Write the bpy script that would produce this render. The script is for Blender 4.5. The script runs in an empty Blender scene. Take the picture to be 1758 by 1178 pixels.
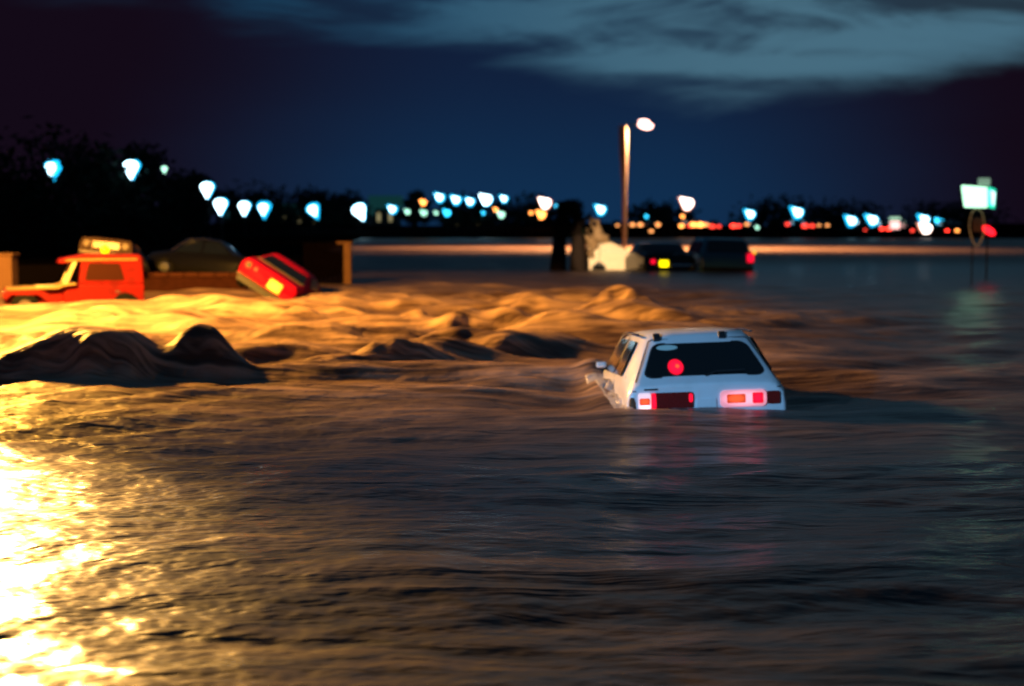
import bpy, math, random
import numpy as np
from mathutils import Vector, Matrix, Euler

S = bpy.context.scene
COL = S.collection
R = math.radians

# ------------------------------------------------------------------ camera, sky, exposure
CAM_H = 1.85
PITCH = math.atan(199 / 2441)
cam = bpy.data.cameras.new('camera')
cam.lens = 50; cam.sensor_width = 36
cam.clip_start = 0.1; cam.clip_end = 6000
cam.dof.use_dof = True
cam.dof.focus_distance = 9.5
cam.dof.aperture_fstop = 1.1
cam.dof.aperture_blades = 5
cam.dof.aperture_rotation = R(-18)
camo = bpy.data.objects.new('camera', cam)
COL.objects.link(camo)
camo.location = (0, 0, CAM_H)
camo.rotation_euler = (math.pi / 2 - PITCH, 0, 0)
S.camera = camo

S.view_settings.view_transform = 'Standard'
S.view_settings.look = 'None'
S.view_settings.exposure = 0.0
S.view_settings.gamma = 1.0
S.render.engine = 'CYCLES'
S.cycles.sample_clamp_indirect = 4.0
S.cycles.max_bounces = 6
S.cycles.caustics_reflective = False
S.cycles.caustics_refractive = False

W = bpy.data.worlds.new('World')
S.world = W
W.use_nodes = True
nt = W.node_tree
nt.nodes.clear()


def N(nt, t, **kw):
    n = nt.nodes.new(t)
    for k, v in kw.items():
        if k.startswith('i_'):
            n.inputs[int(k[2:])].default_value = v
        else:
            setattr(n, k, v)
    return n


def L(nt, a, ao, b, bi):
    nt.links.new(a.outputs[ao], b.inputs[bi])


def math_node(nt, op, a, b=None, c=None, clamp=False):
    n = nt.nodes.new('ShaderNodeMath'); n.operation = op; n.use_clamp = clamp
    for i, v in enumerate((a, b, c)):
        if v is None:
            continue
        if isinstance(v, (int, float)):
            n.inputs[i].default_value = v
        else:
            nt.links.new(v, n.inputs[i])
    return n.outputs[0]


def mixcol(nt, fac, a, b, mode='MIX'):
    n = nt.nodes.new('ShaderNodeMix'); n.data_type = 'RGBA'; n.blend_type = mode
    for idx, v in ((0, fac), (6, a), (7, b)):
        if isinstance(v, (int, float)):
            n.inputs[idx].default_value = v
        elif isinstance(v, tuple):
            n.inputs[idx].default_value = v if len(v) == 4 else v + (1,)
        else:
            nt.links.new(v, n.inputs[idx])
    return n.outputs[2]


def smooth(nt, v, lo, hi):
    n = nt.nodes.new('ShaderNodeMapRange'); n.interpolation_type = 'SMOOTHSTEP'
    nt.links.new(v, n.inputs[0])
    n.inputs[1].default_value = lo; n.inputs[2].default_value = hi
    n.inputs[3].default_value = 0; n.inputs[4].default_value = 1
    return n.outputs[0]


# dusk sky: deep blue, a pale teal break in high cloud to the right, purple-black storm cloud at the sides
tc = N(nt, 'ShaderNodeTexCoord')
sep = N(nt, 'ShaderNodeSeparateXYZ')
L(nt, tc, 'Generated', sep, 0)
X, Y, Z = sep.outputs[0], sep.outputs[1], sep.outputs[2]
mp = N(nt, 'ShaderNodeMapping'); mp.inputs['Scale'].default_value = (3.2, 3.2, 15)
mp.inputs['Rotation'].default_value = (0, R(-6), 0)
L(nt, tc, 'Generated', mp, 0)
nz = N(nt, 'ShaderNodeTexNoise'); nz.inputs['Scale'].default_value = 1.3; nz.inputs['Detail'].default_value = 6
nz.inputs['Roughness'].default_value = 0.52; nz.inputs['Distortion'].default_value = 0.6
L(nt, mp, 0, nz, 'Vector')
nz2 = N(nt, 'ShaderNodeTexNoise'); nz2.inputs['Scale'].default_value = 0.55; nz2.inputs['Detail'].default_value = 3
L(nt, mp, 0, nz2, 'Vector')
noise = nz.outputs[0]; big = nz2.outputs[0]
blue = mixcol(nt, smooth(nt, Z, 0.0, 0.13), (0.0050, 0.028, 0.080), (0.0055, 0.0135, 0.042))
ax = math_node(nt, 'ABSOLUTE', math_node(nt, 'SUBTRACT', X, 0.03))
side = smooth(nt, math_node(nt, 'ADD', ax, math_node(nt, 'MULTIPLY', math_node(nt, 'SUBTRACT', big, 0.5), 0.12)), 0.06, 0.32)
base = mixcol(nt, side, blue, (0.0065, 0.0030, 0.0085))
# cloud break: its lower edge dips right of the middle and lifts again to the right
rp_ = N(nt, 'ShaderNodeValToRGB'); rp_.color_ramp.interpolation = 'B_SPLINE'
nt.links.new(math_node(nt, 'ADD', X, 0.5), rp_.inputs[0])
els = [(0.0, 0.20), (0.28, 0.140), (0.34, 0.132), (0.46, 0.128), (0.54, 0.118), (0.60, 0.096), (0.68, 0.096), (0.76, 0.104), (0.86, 0.122), (1.0, 0.15)]
cr = rp_.color_ramp
while len(cr.elements) < len(els): cr.elements.new(0.5)
for e_, (pp, vv) in zip(cr.elements, els):
    e_.position = pp; e_.color = (vv * 5, vv * 5, vv * 5, 1)
eh = math_node(nt, 'MULTIPLY', rp_.outputs[0], 0.2)
edge = math_node(nt, 'SUBTRACT', Z, eh)
edge = math_node(nt, 'ADD', edge, math_node(nt, 'MULTIPLY', math_node(nt, 'SUBTRACT', noise, 0.5), 0.10))
m1 = smooth(nt, edge, -0.014, 0.030)
teal = mixcol(nt, smooth(nt, X, -0.22, 0.20), (0.008, 0.058, 0.125), (0.062, 0.150, 0.215))
nz3 = N(nt, 'ShaderNodeTexNoise'); nz3.inputs['Scale'].default_value = 2.6; nz3.inputs['Detail'].default_value = 4
nz3.inputs['Roughness'].default_value = 0.6; nz3.inputs['Distortion'].default_value = 1.2
L(nt, mp, 0, nz3, 'Vector')
wisp = smooth(nt, math_node(nt, 'ADD', math_node(nt, 'MULTIPLY', noise, 0.5), math_node(nt, 'MULTIPLY', nz3.outputs[0], 0.5)), 0.40, 0.60)
m2 = math_node(nt, 'MULTIPLY', m1, math_node(nt, 'MULTIPLY_ADD', wisp, 0.78, 0.22))
colr = mixcol(nt, m2, base, teal)
# cloud cover overhead is plain dull blue
colr = mixcol(nt, smooth(nt, Z, 0.22, 0.6), colr, (0.010, 0.030, 0.060))
# dull side behind the camera
colr = mixcol(nt, smooth(nt, Y, 0.1, -0.6), colr, (0.010, 0.026, 0.050))
bg = N(nt, 'ShaderNodeBackground')
nt.links.new(colr, bg.inputs[0]); bg.inputs[1].default_value = 1.0
wo = N(nt, 'ShaderNodeOutputWorld')
L(nt, bg, 0, wo, 0)


def lamp(name, kind, loc, energy, color, size=0.3, target=None, spot=None, blend=0.5):
    d = bpy.data.lights.new(name, kind)
    d.energy = energy; d.color = color
    d.shadow_soft_size = size
    if kind == 'SPOT':
        d.spot_size = R(spot); d.spot_blend = blend
    o = bpy.data.objects.new(name, d); COL.objects.link(o)
    o.location = loc
    if target is not None:
        o.rotation_euler = (Vector(target) - Vector(loc)).to_track_quat('-Z', 'Y').to_euler()
    return o


def at0(px, py, d):
    a = (px - 879) / 2441; b = (589 - py) / 2441
    c, s_ = math.cos(PITCH), math.sin(PITCH)
    k = d / (c + b * s_)
    return (a * k, d, CAM_H + (-s_ + b * c) * k)


# sodium street lamp just past the left edge of the view, and an added, unseen cool lamp
# behind the camera that brightens the stranded white car
lamp('sodium_light', 'SPOT', (-12.0, 26.6, 5.8), 33000, (1.0, 0.45, 0.06), 0.5, (-11.8, 26.1, 0), 171, 0.03)
lamp('cool_fill_light', 'SPOT', (-14.0, -4.5, 5.0), 19500, (0.24, 0.56, 1.0), 0.3, (1.9, 14.4, 0.2), 24, 1.0)
lamp('van_fill_light', 'SPOT', (-9.0, -7.2, 5.2), 420000, (1.0, 0.68, 0.36), 0.2, at0(1046, 434, 62), 2.7, 0.4)  # added unseen spot that brightens the pale van


# added low spot past the left edge, throwing glare over the near water
lamp('near_glare_light', 'SPOT', (-5.5, 13.0, 1.75), 34000, (1.0, 0.52, 0.13), 0.7, (-3.9, 6.9, 0), 76, 1.0)

# ------------------------------------------------------------------ helpers
def at(px, py, d):
    """the point at world depth d that the photograph shows at pixel px, py"""
    a = (px - 879) / 2441; b = (589 - py) / 2441
    c, s = math.cos(PITCH), math.sin(PITCH)
    dx, dy, dz = a, c + b * s, -s + b * c
    k = d / dy
    return Vector((dx * k, d, CAM_H + dz * k))


def tag(o, label=None, cat=None, group=None, kind=None):
    if label: o['label'] = label
    if cat: o['category'] = cat
    if group: o['group'] = group
    if kind: o['kind'] = kind
    return o


def thing(name, loc, label, cat, group=None, rot=(0, 0, 0)):
    o = bpy.data.objects.new(name, None); COL.objects.link(o)
    o.location = loc; o.rotation_euler = rot
    o.empty_display_size = 0.2
    return tag(o, label, cat, group)


class MB:
    def __init__(self):
        self.v = []; self.f = []

    def add(self, vs, fs):
        n = len(self.v)
        self.v += [tuple(p) for p in vs]
        self.f += [tuple(i + n for i in f) for f in fs]
        return self

    def box(self, x0, x1, y0, y1, z0, z1, M=None):
        vs = [Vector((x, y, z)) for z in (z0, z1) for y in (y0, y1) for x in (x0, x1)]
        if M is not None: vs = [M @ p for p in vs]
        return self.add(vs, [(0, 2, 3, 1), (4, 5, 7, 6), (0, 1, 5, 4), (2, 6, 7, 3), (0, 4, 6, 2), (1, 3, 7, 5)])

    def tube(self, pts, rad, n=10, cap=True):
        pts = [Vector(p) for p in pts]
        if isinstance(rad, (int, float)): rad = [rad] * len(pts)
        up = Vector((0.13, 0.21, 1)).normalized()
        rings = []
        for i, p in enumerate(pts):
            t = (pts[min(i + 1, len(pts) - 1)] - pts[max(i - 1, 0)]).normalized()
            a = t.cross(up)
            if a.length < 0.1: a = t.cross(Vector((1, 0, 0)))
            a.normalize(); b = t.cross(a)
            rings.append([p + (a * math.cos(2 * math.pi * k / n) + b * math.sin(2 * math.pi * k / n)) * rad[i] for k in range(n)])
        vs = [q for r in rings for q in r]
        fs = []
        for i in range(len(pts) - 1):
            for k in range(n):
                fs.append((i * n + k, i * n + (k + 1) % n, (i + 1) * n + (k + 1) % n, (i + 1) * n + k))
        if cap:
            fs.append(tuple(range(n - 1, -1, -1)))
            fs.append(tuple((len(pts) - 1) * n + k for k in range(n)))
        return self.add(vs, fs)

    def ball(self, c, rx, ry, rz, nu=16, nv=10, M=None):
        c = Vector(c); vs = []; fs = []
        for j in range(nv + 1):
            t = math.pi * j / nv
            for i in range(nu):
                p = 2 * math.pi * i / nu
                q = Vector((rx * math.sin(t) * math.cos(p), ry * math.sin(t) * math.sin(p), rz * math.cos(t)))
                if M is not None: q = M @ q
                vs.append(c + q)
        for j in range(nv):
            for i in range(nu):
                fs.append((j * nu + i, (j + 1) * nu + i, (j + 1) * nu + (i + 1) % nu, j * nu + (i + 1) % nu))
        return self.add(vs, fs)

    def plate(self, quad, thick, r=0.06, off=0.0, seg=4):
        """a rounded panel on a 3D quad (a b c d in order), raised along its normal"""
        a, b, c, d = [Vector(q) for q in quad]
        n = (b - a).cross(d - a).normalized()
        wu = ((b - a).length + (c - d).length) / 2; wv = ((d - a).length + (c - b).length) / 2
        ru, rv = min(0.49, r / wu), min(0.49, r / wv)
        uv = []
        for cu, cv, a0 in ((1 - ru, rv, -90), (1 - ru, 1 - rv, 0), (ru, 1 - rv, 90), (ru, rv, 180)):
            for k in range(seg + 1):
                t = R(a0 + 90 * k / seg)
                uv.append((cu + ru * math.cos(t), cv + rv * math.sin(t)))
        P = [(a * (1 - u) * (1 - v) + b * u * (1 - v) + c * u * v + d * (1 - u) * v) for u, v in uv]
        m = len(P)
        vs = [p + n * off for p in P] + [p + n * (off + thick) for p in P]
        fs = [tuple(range(m - 1, -1, -1)), tuple(range(m, 2 * m))]
        fs += [(k, (k + 1) % m, m + (k + 1) % m, m + k) for k in range(m)]
        return self.add(vs, fs)

    def prism(self, poly, y0, y1):
        """outline in x,z pushed through y0..y1"""
        m = len(poly)
        vs = [(x, y0, z) for x, z in poly] + [(x, y1, z) for x, z in poly]
        fs = [tuple(range(m)), tuple(range(2 * m - 1, m - 1, -1))]
        fs += [(k, m + k, m + (k + 1) % m, (k + 1) % m) for k in range(m)]
        return self.add(vs, fs)

    def build(self, name, mat, parent=None, smooth=0, bevel=0.0):
        me = bpy.data.meshes.new(name)
        me.from_pydata(self.v, [], self.f)
        me.update()
        o = bpy.data.objects.new(name, me); COL.objects.link(o)
        me.materials.append(mat)
        if parent is not None: o.parent = parent
        if smooth:
            me.polygons.foreach_set('use_smooth', [True] * len(me.polygons))
            if smooth < 180:
                try:
                    me.set_sharp_from_angle(angle=R(smooth))
                except Exception:
                    pass
        if bevel:
            b = o.modifiers.new('bevel', 'BEVEL'); b.width = bevel; b.segments = 2
            b.limit_method = 'ANGLE'; b.angle_limit = R(40)
        return o


def mat(name, col, rough=0.5, metal=0.0, spec=0.5, coat=0.0, var=0.0, scale=6.0, bump=0.0, emis=None, estr=0.0, dirt=None):
    m = bpy.data.materials.new(name); m.use_nodes = True
    t = m.node_tree; p = t.nodes['Principled BSDF']
    p.inputs['Base Color'].default_value = tuple(col) + (1,)
    p.inputs['Roughness'].default_value = rough
    p.inputs['Metallic'].default_value = metal
    p.inputs['Specular IOR Level'].default_value = spec
    p.inputs['Coat Weight'].default_value = coat
    p.inputs['Coat Roughness'].default_value = 0.12
    tx = N(t, 'ShaderNodeTexCoord')
    n1 = N(t, 'ShaderNodeTexNoise'); n1.inputs['Scale'].default_value = scale; n1.inputs['Detail'].default_value = 6
    L(t, tx, 'Object', n1, 'Vector')
    if var or dirt:
        dc = dirt if dirt else tuple(c * 0.45 for c in col)
        f = smooth(t, n1.outputs[0], 0.42, 0.72)
        f = math_node(t, 'MULTIPLY', f, var if var else 0.5)
        t.links.new(mixcol(t, f, tuple(col), dc), p.inputs['Base Color'])
        rr = N(t, 'ShaderNodeMapRange'); rr.inputs[3].default_value = rough * 0.8; rr.inputs[4].default_value = min(1, rough * 1.4)
        L(t, n1, 0, rr, 0); L(t, rr, 0, p, 'Roughness')
    if bump:
        b = N(t, 'ShaderNodeBump'); b.inputs['Strength'].default_value = bump; b.inputs['Distance'].default_value = 0.03
        L(t, n1, 0, b, 'Height'); L(t, b, 0, p, 'Normal')
    if emis:
        p.inputs['Emission Color'].default_value = tuple(emis) + (1,)
        p.inputs['Emission Strength'].default_value = estr
    return m


M = {}
M['white_paint'] = mat('white_paint', (0.74, 0.76, 0.78), 0.28, coat=0.5, var=0.18, scale=5, dirt=(0.45, 0.40, 0.33))
M['red_paint'] = mat('red_paint', (0.20, 0.004, 0.003), 0.5, spec=0.2, coat=0.04, var=0.6, scale=4)
M['crimson_paint'] = mat('crimson_paint', (0.46, 0.001, 0.03), 0.6, spec=0.1, coat=0.02, var=0.2, scale=4)
M['pale_paint'] = mat('pale_paint', (0.045, 0.022, 0.015), 0.6, spec=0.15, var=0.3)
M['dark_paint'] = mat('dark_paint', (0.004, 0.004, 0.005), 0.13, spec=0.35)
M['navy_paint'] = mat('navy_paint', (0.03, 0.10, 0.15), 0.25, spec=0.45)
M['glass'] = mat('dark_glass', (0.006, 0.008, 0.009), 0.08, spec=0.6, coat=0.2)
M['rubber'] = mat('black_rubber', (0.006, 0.006, 0.006), 0.85, spec=0.1, bump=0.2, scale=30)
M['black_trim'] = mat('black_trim', (0.015, 0.015, 0.017), 0.5)
M['chrome'] = mat('chrome', (0.72, 0.72, 0.72), 0.18, metal=1.0)
M['dull_metal'] = mat('dull_bare_metal', (0.05, 0.035, 0.03), 0.45, metal=0.5)
M['mud'] = mat('mud', (0.12, 0.055, 0.025), 0.7, bump=0.4, scale=18, var=0.4)
M['dull_red_lens'] = mat('dull_red_lens', (0.20, 0.010, 0.008), 0.25, coat=0.3, var=0.3, scale=16)
M['red_lit'] = mat('red_lit_lens', (0.6, 0.01, 0.02), 0.2, emis=(1.0, 0.004, 0.03), estr=1.6)
M['orange_lit'] = mat('orange_lit_lens', (0.6, 0.06, 0.02), 0.2, emis=(1.0, 0.10, 0.03), estr=1.1)
M['pink_lit'] = mat('pink_lit_lens', (0.8, 0.4, 0.42), 0.25, emis=(1.0, 0.30, 0.36), estr=1.3)
M['white_lit'] = mat('white_lit_lens', (0.8, 0.7, 0.7), 0.25, emis=(1.0, 0.62, 0.66), estr=1.6)
M['amber_lit'] = mat('amber_lit_dome', (0.7, 0.3, 0.02), 0.2, emis=(1.0, 0.60, 0.0), estr=2.6)
M['head_lit'] = mat('headlamp_lit', (0.9, 0.6, 0.2), 0.2, emis=(1.0, 0.52, 0.02), estr=1.9)
M['yellow_lit'] = mat('yellow_lit_lens', (0.9, 0.8, 0.1), 0.2, emis=(1.0, 0.72, 0.0), estr=3.0)
M['concrete'] = mat('concrete', (0.24, 0.19, 0.15), 0.85, spec=0.06, var=0.4, bump=0.3, scale=3)
M['brown_wall'] = mat('brown_brick', (0.035, 0.010, 0.006), 0.9, spec=0.06, var=0.5, bump=0.4, scale=5)
M['tan'] = mat('tan_render', (0.16, 0.085, 0.05), 0.85, spec=0.06, var=0.3, bump=0.2, scale=3)
M['dark_timber'] = mat('dark_timber', (0.0022, 0.0012, 0.0015), 0.95, spec=0.0, var=0.4, bump=0.3)
M['bark'] = mat('bark', (0.02, 0.014, 0.012), 0.95, spec=0.06, var=0.4, bump=0.5, scale=9)
M['leaf'] = mat('dark_foliage', (0.012, 0.018, 0.012), 0.8, spec=0.06, var=0.6, scale=1.5)
M['pole'] = mat('pale_painted_steel', (0.085, 0.070, 0.062), 0.6, metal=0.0, spec=0.1, var=0.3, scale=2)
M['dark_steel'] = mat('dark_steel', (0.008, 0.008, 0.009), 0.7, spec=0.1)
M['cyan_lamp'] = mat('mercury_lamp_cyan', (0.5, 0.8, 0.9), 0.3, emis=(0.05, 0.52, 1.0), estr=22)
M['cyan_dim'] = mat('mercury_lamp_dim', (0.5, 0.8, 0.9), 0.3, emis=(0.02, 0.50, 0.80), estr=4.0)
M['white_lamp'] = mat('mercury_lamp_white', (0.8, 0.9, 0.9), 0.3, emis=(0.13, 0.55, 1.0), estr=20)
M['green_lamp'] = mat('pale_green_lamp', (0.6, 0.8, 0.6), 0.3, emis=(0.35, 0.75, 0.55), estr=3.0)
M['warm_lamp'] = mat('warm_lamp', (0.9, 0.7, 0.6), 0.3, emis=(1.0, 0.58, 0.44), estr=16)
M['orange_lamp'] = mat('orange_lamp', (0.9, 0.5, 0.2), 0.3, emis=(1.0, 0.32, 0.06), estr=6)
M['red_lamp'] = mat('red_lamp', (0.9, 0.1, 0.05), 0.3, emis=(1.0, 0.035, 0.02), estr=7)
M['street_lens'] = mat('street_lamp_lens', (0.9, 0.8, 0.8), 0.3, emis=(1.0, 0.55, 0.48), estr=5)
M['sign_white'] = mat('sign_face_white_green', (0.8, 0.9, 0.8), 0.3, emis=(0.50, 1.0, 0.66), estr=2.2)
M['sign_green'] = mat('sign_face_green', (0.1, 0.8, 0.5), 0.3, emis=(0.01, 0.72, 0.45), estr=1.1)
M['sign_core'] = mat('sign_face_core', (0.8, 0.9, 0.9), 0.3, emis=(0.6, 1.0, 0.95), estr=2.0)
M['sign_dim'] = mat('sign_top_dim', (0.4, 0.5, 0.4), 0.4, emis=(0.30, 0.48, 0.34), estr=0.55)
M['roof_glow'] = mat('green_glow_roof', (0.03, 0.09, 0.085), 0.6, emis=(0.015, 0.11, 0.11), estr=0.25, var=0.3)  # green lamplight put into the roof as colour and faint emission
M['wall_green'] = mat('dim_building_wall', (0.05, 0.08, 0.07), 0.8, var=0.4, scale=0.5)
M['window_lit'] = mat('lit_window', (0.5, 0.45, 0.3), 0.4, emis=(0.50, 0.42, 0.20), estr=0.6)
M['ground'] = mat('wet_ground', (0.003, 0.0022, 0.0022), 0.9, spec=0.0, var=0.4, bump=0.4, scale=0.3)

for k_, (cx_, cz_) in {'pink_lit': (0.5, 0.5), 'white_lit': (0.5, 0.2), 'orange_lit': (0.5, 0.5), 'red_lit': (0.5, 0.5), 'head_lit': (0.5, 0.5)}.items():
    t = M[k_].node_tree; p = t.nodes['Principled BSDF']
    tx_ = N(t, 'ShaderNodeTexCoord'); sp_ = N(t, 'ShaderNodeSeparateXYZ'); L(t, tx_, 'Generated', sp_, 0)
    dx_ = math_node(t, 'SUBTRACT', sp_.outputs[0], cx_); dz_ = math_node(t, 'SUBTRACT', sp_.outputs[2], cz_)
    r2 = math_node(t, 'ADD', math_node(t, 'MULTIPLY', dx_, dx_), math_node(t, 'MULTIPLY', dz_, dz_))
    g_ = math_node(t, 'SUBTRACT', 1.0, smooth(t, r2, 0.0, 0.30))
    rib = N(t, 'ShaderNodeTexWave'); rib.inputs['Scale'].default_value = 22; L(t, tx_, 'Object', rib, 'Vector')
    st_ = p.inputs['Emission Strength'].default_value
    v_ = math_node(t, 'MULTIPLY', math_node(t, 'MULTIPLY_ADD', g_, 0.75, 0.5), math_node(t, 'MULTIPLY_ADD', rib.outputs[0], 0.3, 0.8))
    t.links.new(math_node(t, 'MULTIPLY', v_, st_), p.inputs['Emission Strength'])

# ------------------------------------------------------------------ water
rng = np.random.RandomState(5)
PERM = rng.permutation(4096)
GR = rng.rand(4096) * 2 * np.pi


def perlin(x, y):
    xi = np.floor(x).astype(int); yi = np.floor(y).astype(int)
    xf = x - xi; yf = y - yi

    def g(ix, iy, dx, dy):
        h = PERM[(PERM[ix & 4095] + iy) & 4095]
        a = GR[h]
        return np.cos(a) * dx + np.sin(a) * dy
    u = xf ** 3 * (xf * (xf * 6 - 15) + 10); v = yf ** 3 * (yf * (yf * 6 - 15) + 10)
    a = g(xi, yi, xf, yf) * (1 - u) + g(xi + 1, yi, xf - 1, yf) * u
    b = g(xi, yi + 1, xf, yf - 1) * (1 - u) + g(xi + 1, yi + 1, xf - 1, yf - 1) * u
    return (a * (1 - v) + b * v) * 1.5


def sstep(a, b, x):
    t = np.clip((x - a) / (b - a), 0, 1)
    return t * t * (3 - 2 * t)


# standing waves of the flood: foot pixel x, y; half width (m); front run; back run; height; slant of the crest
WAVES = [
    # px, py(foot), half width, front, back, height, slant
    (20, 664, 0.9, 0.28, 1.0, 0.16, 0.10),
    (188, 664, 1.15, 0.36, 1.1, 0.46, 0.12, 0.36),
    (326, 658, 0.38, 0.42, 1.0, 0.58, 0.0, 0.44),
    (520, 636, 0.85, 0.22, 0.9, 0.16, 0.0),
    (668, 632, 0.45, 0.28, 0.9, 0.30, 0.0),
    (768, 605, 0.36, 0.28, 1.1, 0.24, 0.0),
    (785, 568, 0.26, 0.3, 1.0, 0.32, 0.0),
    (712, 552, 0.24, 0.3, 1.0, 0.24, 0.0),
    (868, 606, 0.45, 0.28, 1.1, 0.27, 0.3),
    (890, 568, 0.36, 0.30, 1.1, 0.32, -0.3),
    (935, 578, 0.36, 0.28, 1.1, 0.27, -0.3),
    (838, 542, 0.26, 0.30, 1.2, 0.22, 0.0),
    (912, 537, 0.26, 0.30, 1.2, 0.20, 0.0),
    (1072, 546, 0.36, 0.45, 1.8, 0.52, -0.3),
    (1120, 556, 0.5, 0.40, 1.6, 0.26, -0.5),
    (1180, 562, 0.8, 0.35, 1.6, 0.14, -0.4),
    (1300, 548, 1.5, 0.5, 2.0, 0.12, 0.0),
    (1420, 556, 1.2, 0.5, 2.0, 0.12, 0.0),
    (560, 556, 1.0, 0.7, 2.2, 0.15, 0.2),
    (470, 545, 0.8, 0.8, 2.4, 0.20, 0.2),
    (600, 528, 1.0, 0.9, 2.4, 0.18, 0.0),
    (20, 590, 0.9, 0.45, 1.2, 0.18, 0.2),
    (150, 575, 1.2, 0.8, 1.6, 0.16, 0.2),
    (250, 735, 0.8, 0.4, 1.2, 0.06, 0.3),
    (120, 700, 0.9, 0.5, 1.0, 0.08, 0.4),
]


def water_height(x, y):
    h = np.zeros_like(x)
    far = 1 - sstep(38, 75, y)
    mid = sstep(13, 18, y) * (1 - sstep(34, 52, y))
    leftish = 1 - sstep(1.5, 9, x)
    # long low swell, stretched along the flow
    wx = x + 1.2 * perlin(x * 0.11 + 7, y * 0.13)
    wy = y + 1.0 * perlin(x * 0.13 + 31, y * 0.10 + 9) - 0.12 * x
    h += (0.05 * far + 0.17 * mid * leftish + 0.015) * perlin(wx * 0.22, wy * 0.55)
    h += (0.030 * far + 0.09 * mid * leftish) * perlin(wx * 0.5 + 17, wy * 1.1 + 4)
    h += (0.016 * far + 0.018 * mid) * perlin(wx * 1.1 + 3, wy * 2.3 + 40)
    near = 1 - sstep(13, 20, y)
    h += near * 0.009 * perlin(wx * 2.0 + 3, wy * 4.6 + 40)
    h += near * 0.004 * perlin(wx * 4.6 + 3, wy * 8.6 + 40)
    h += near * 0.0012 * perlin(wx * 9.0 + 13, wy * 13 + 2)
    ca, sa = math.cos(R(24)), math.sin(R(24))
    ux = (wx * ca + wy * sa) * 0.30; uy = (-wx * sa + wy * ca) * 2.1
    h += 0.055 * sstep(10.5, 13, y) * (1 - sstep(17, 24, y)) * (1 - sstep(-3.5, 1.5, x)) * perlin(ux, uy)
    h += 0.05 * mid * leftish * perlin(ux * 0.8 + 9, uy * 0.55 + 3)
    for px, py, hwl, fr, bk, ht, sl, *hwr in WAVES:
        if px > 450: ht *= 0.98; hwl *= 1.75; bk *= 0.75; sl += 0.12 * math.sin(px)
        d0 = CAM_H * 2441 / (py - 390)
        x0 = (px - 879) / 2441 * d0
        yc = d0 + fr * 1.25
        dx = x - x0
        yy = y - yc - sl * dx + 0.38 * perlin(x * 0.9 + px, y * 0.35) + 0.12 * perlin(x * 3.1 + px, y * 0.9)
        e = np.where(yy < 0, np.exp(-(np.abs(yy) / fr) ** 2.4), np.exp(-(np.abs(yy) / bk) ** 2.0))
        hw = np.where(dx < 0, hwl, hwr[0] if hwr else hwl)
        h += ht * e * np.exp(-(np.abs(dx) / hw) ** 2.2)
    rr = np.random.RandomState(21)
    for k in range(46):
        y0 = rr.uniform(19.5, 36); x0 = rr.uniform(-0.34 * y0, 0.075 * y0 + 0.5)
        ht = rr.uniform(0.06, 0.19); fr = rr.uniform(0.18, 0.34); bk = rr.uniform(0.5, 1.1); hw = rr.uniform(0.3, 1.1); sl = rr.uniform(-0.35, 0.35)
        dx = x - x0; yy = y - y0 - sl * dx + 0.25 * perlin(x * 1.1 + k, y * 0.4)
        e = np.where(yy < 0, np.exp(-(np.abs(yy) / fr) ** 2.4), np.exp(-(np.abs(yy) / bk) ** 2.0))
        h += ht * e * np.exp(-(np.abs(dx) / hw) ** 2.2)
    # water piled against the white car's near side
    h += 0.16 * np.exp(-((x - 1.02) / 0.22) ** 2) * np.exp(-((y - 16.4) / 1.6) ** 2)
    return h


ys = np.concatenate([np.linspace(-14, 3.6, 12)[:-1], 3.6 * (45 / 3.6) ** (np.linspace(0, 1, 460)), np.geomspace(46, 236, 70)])
us = np.linspace(-1, 1, 620)
us = 0.62 * us + 0.38 * us ** 3
YY, UU = np.meshgrid(ys, us, indexing='ij')
XX = UU * (9 + 0.62 * np.maximum(YY, 0))
ZZ = water_height(XX, YY)
nr, nc = XX.shape
co = np.stack([XX, YY, ZZ], -1).reshape(-1, 3).astype(np.float32)
idx = np.arange(nr * nc).reshape(nr, nc)
q = np.stack([idx[:-1, :-1], idx[:-1, 1:], idx[1:, 1:], idx[1:, :-1]], -1).reshape(-1, 4)
me = bpy.data.meshes.new('flood_water')
me.vertices.add(len(co)); me.vertices.foreach_set('co', co.ravel())
me.loops.add(q.size); me.loops.foreach_set('vertex_index', q.ravel().astype(np.int32))
me.polygons.add(len(q)); me.polygons.foreach_set('loop_start', np.arange(0, q.size, 4, dtype=np.int32))
me.polygons.foreach_set('use_smooth', np.ones(len(q), dtype=bool))
me.update(calc_edges=True)
water = bpy.data.objects.new('flood_water', me); COL.objects.link(water)
tag(water, kind='structure')

m = bpy.data.materials.new('muddy_flood_water'); m.use_nodes = True
t = m.node_tree; p = t.nodes['Principled BSDF']
geo = N(t, 'ShaderNodeNewGeometry')
sp = N(t, 'ShaderNodeSeparateXYZ'); L(t, geo, 'Position', sp, 0)
mpa = N(t, 'ShaderNodeMapping'); mpa.inputs['Scale'].default_value = (0.45, 1.9, 1.0); mpa.inputs['Rotation'].default_value = (0, 0, R(-7))
L(t, geo, 'Position', mpa, 0)
ns = N(t, 'ShaderNodeTexNoise'); ns.inputs['Scale'].default_value = 1.0; ns.inputs['Detail'].default_value = 5; ns.inputs['Distortion'].default_value = 1.2
L(t, mpa, 0, ns, 'Vector')
mpc = N(t, 'ShaderNodeMapping'); mpc.inputs['Scale'].default_value = (0.55, 5.0, 1.0); mpc.inputs['Rotation'].default_value = (0, 0, R(-12))
L(t, geo, 'Position', mpc, 0)
nf = N(t, 'ShaderNodeTexNoise'); nf.inputs['Scale'].default_value = 1.0; nf.inputs['Detail'].default_value = 4; nf.inputs['Distortion'].default_value = 2.0
L(t, mpc, 0, nf, 'Vector')
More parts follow.
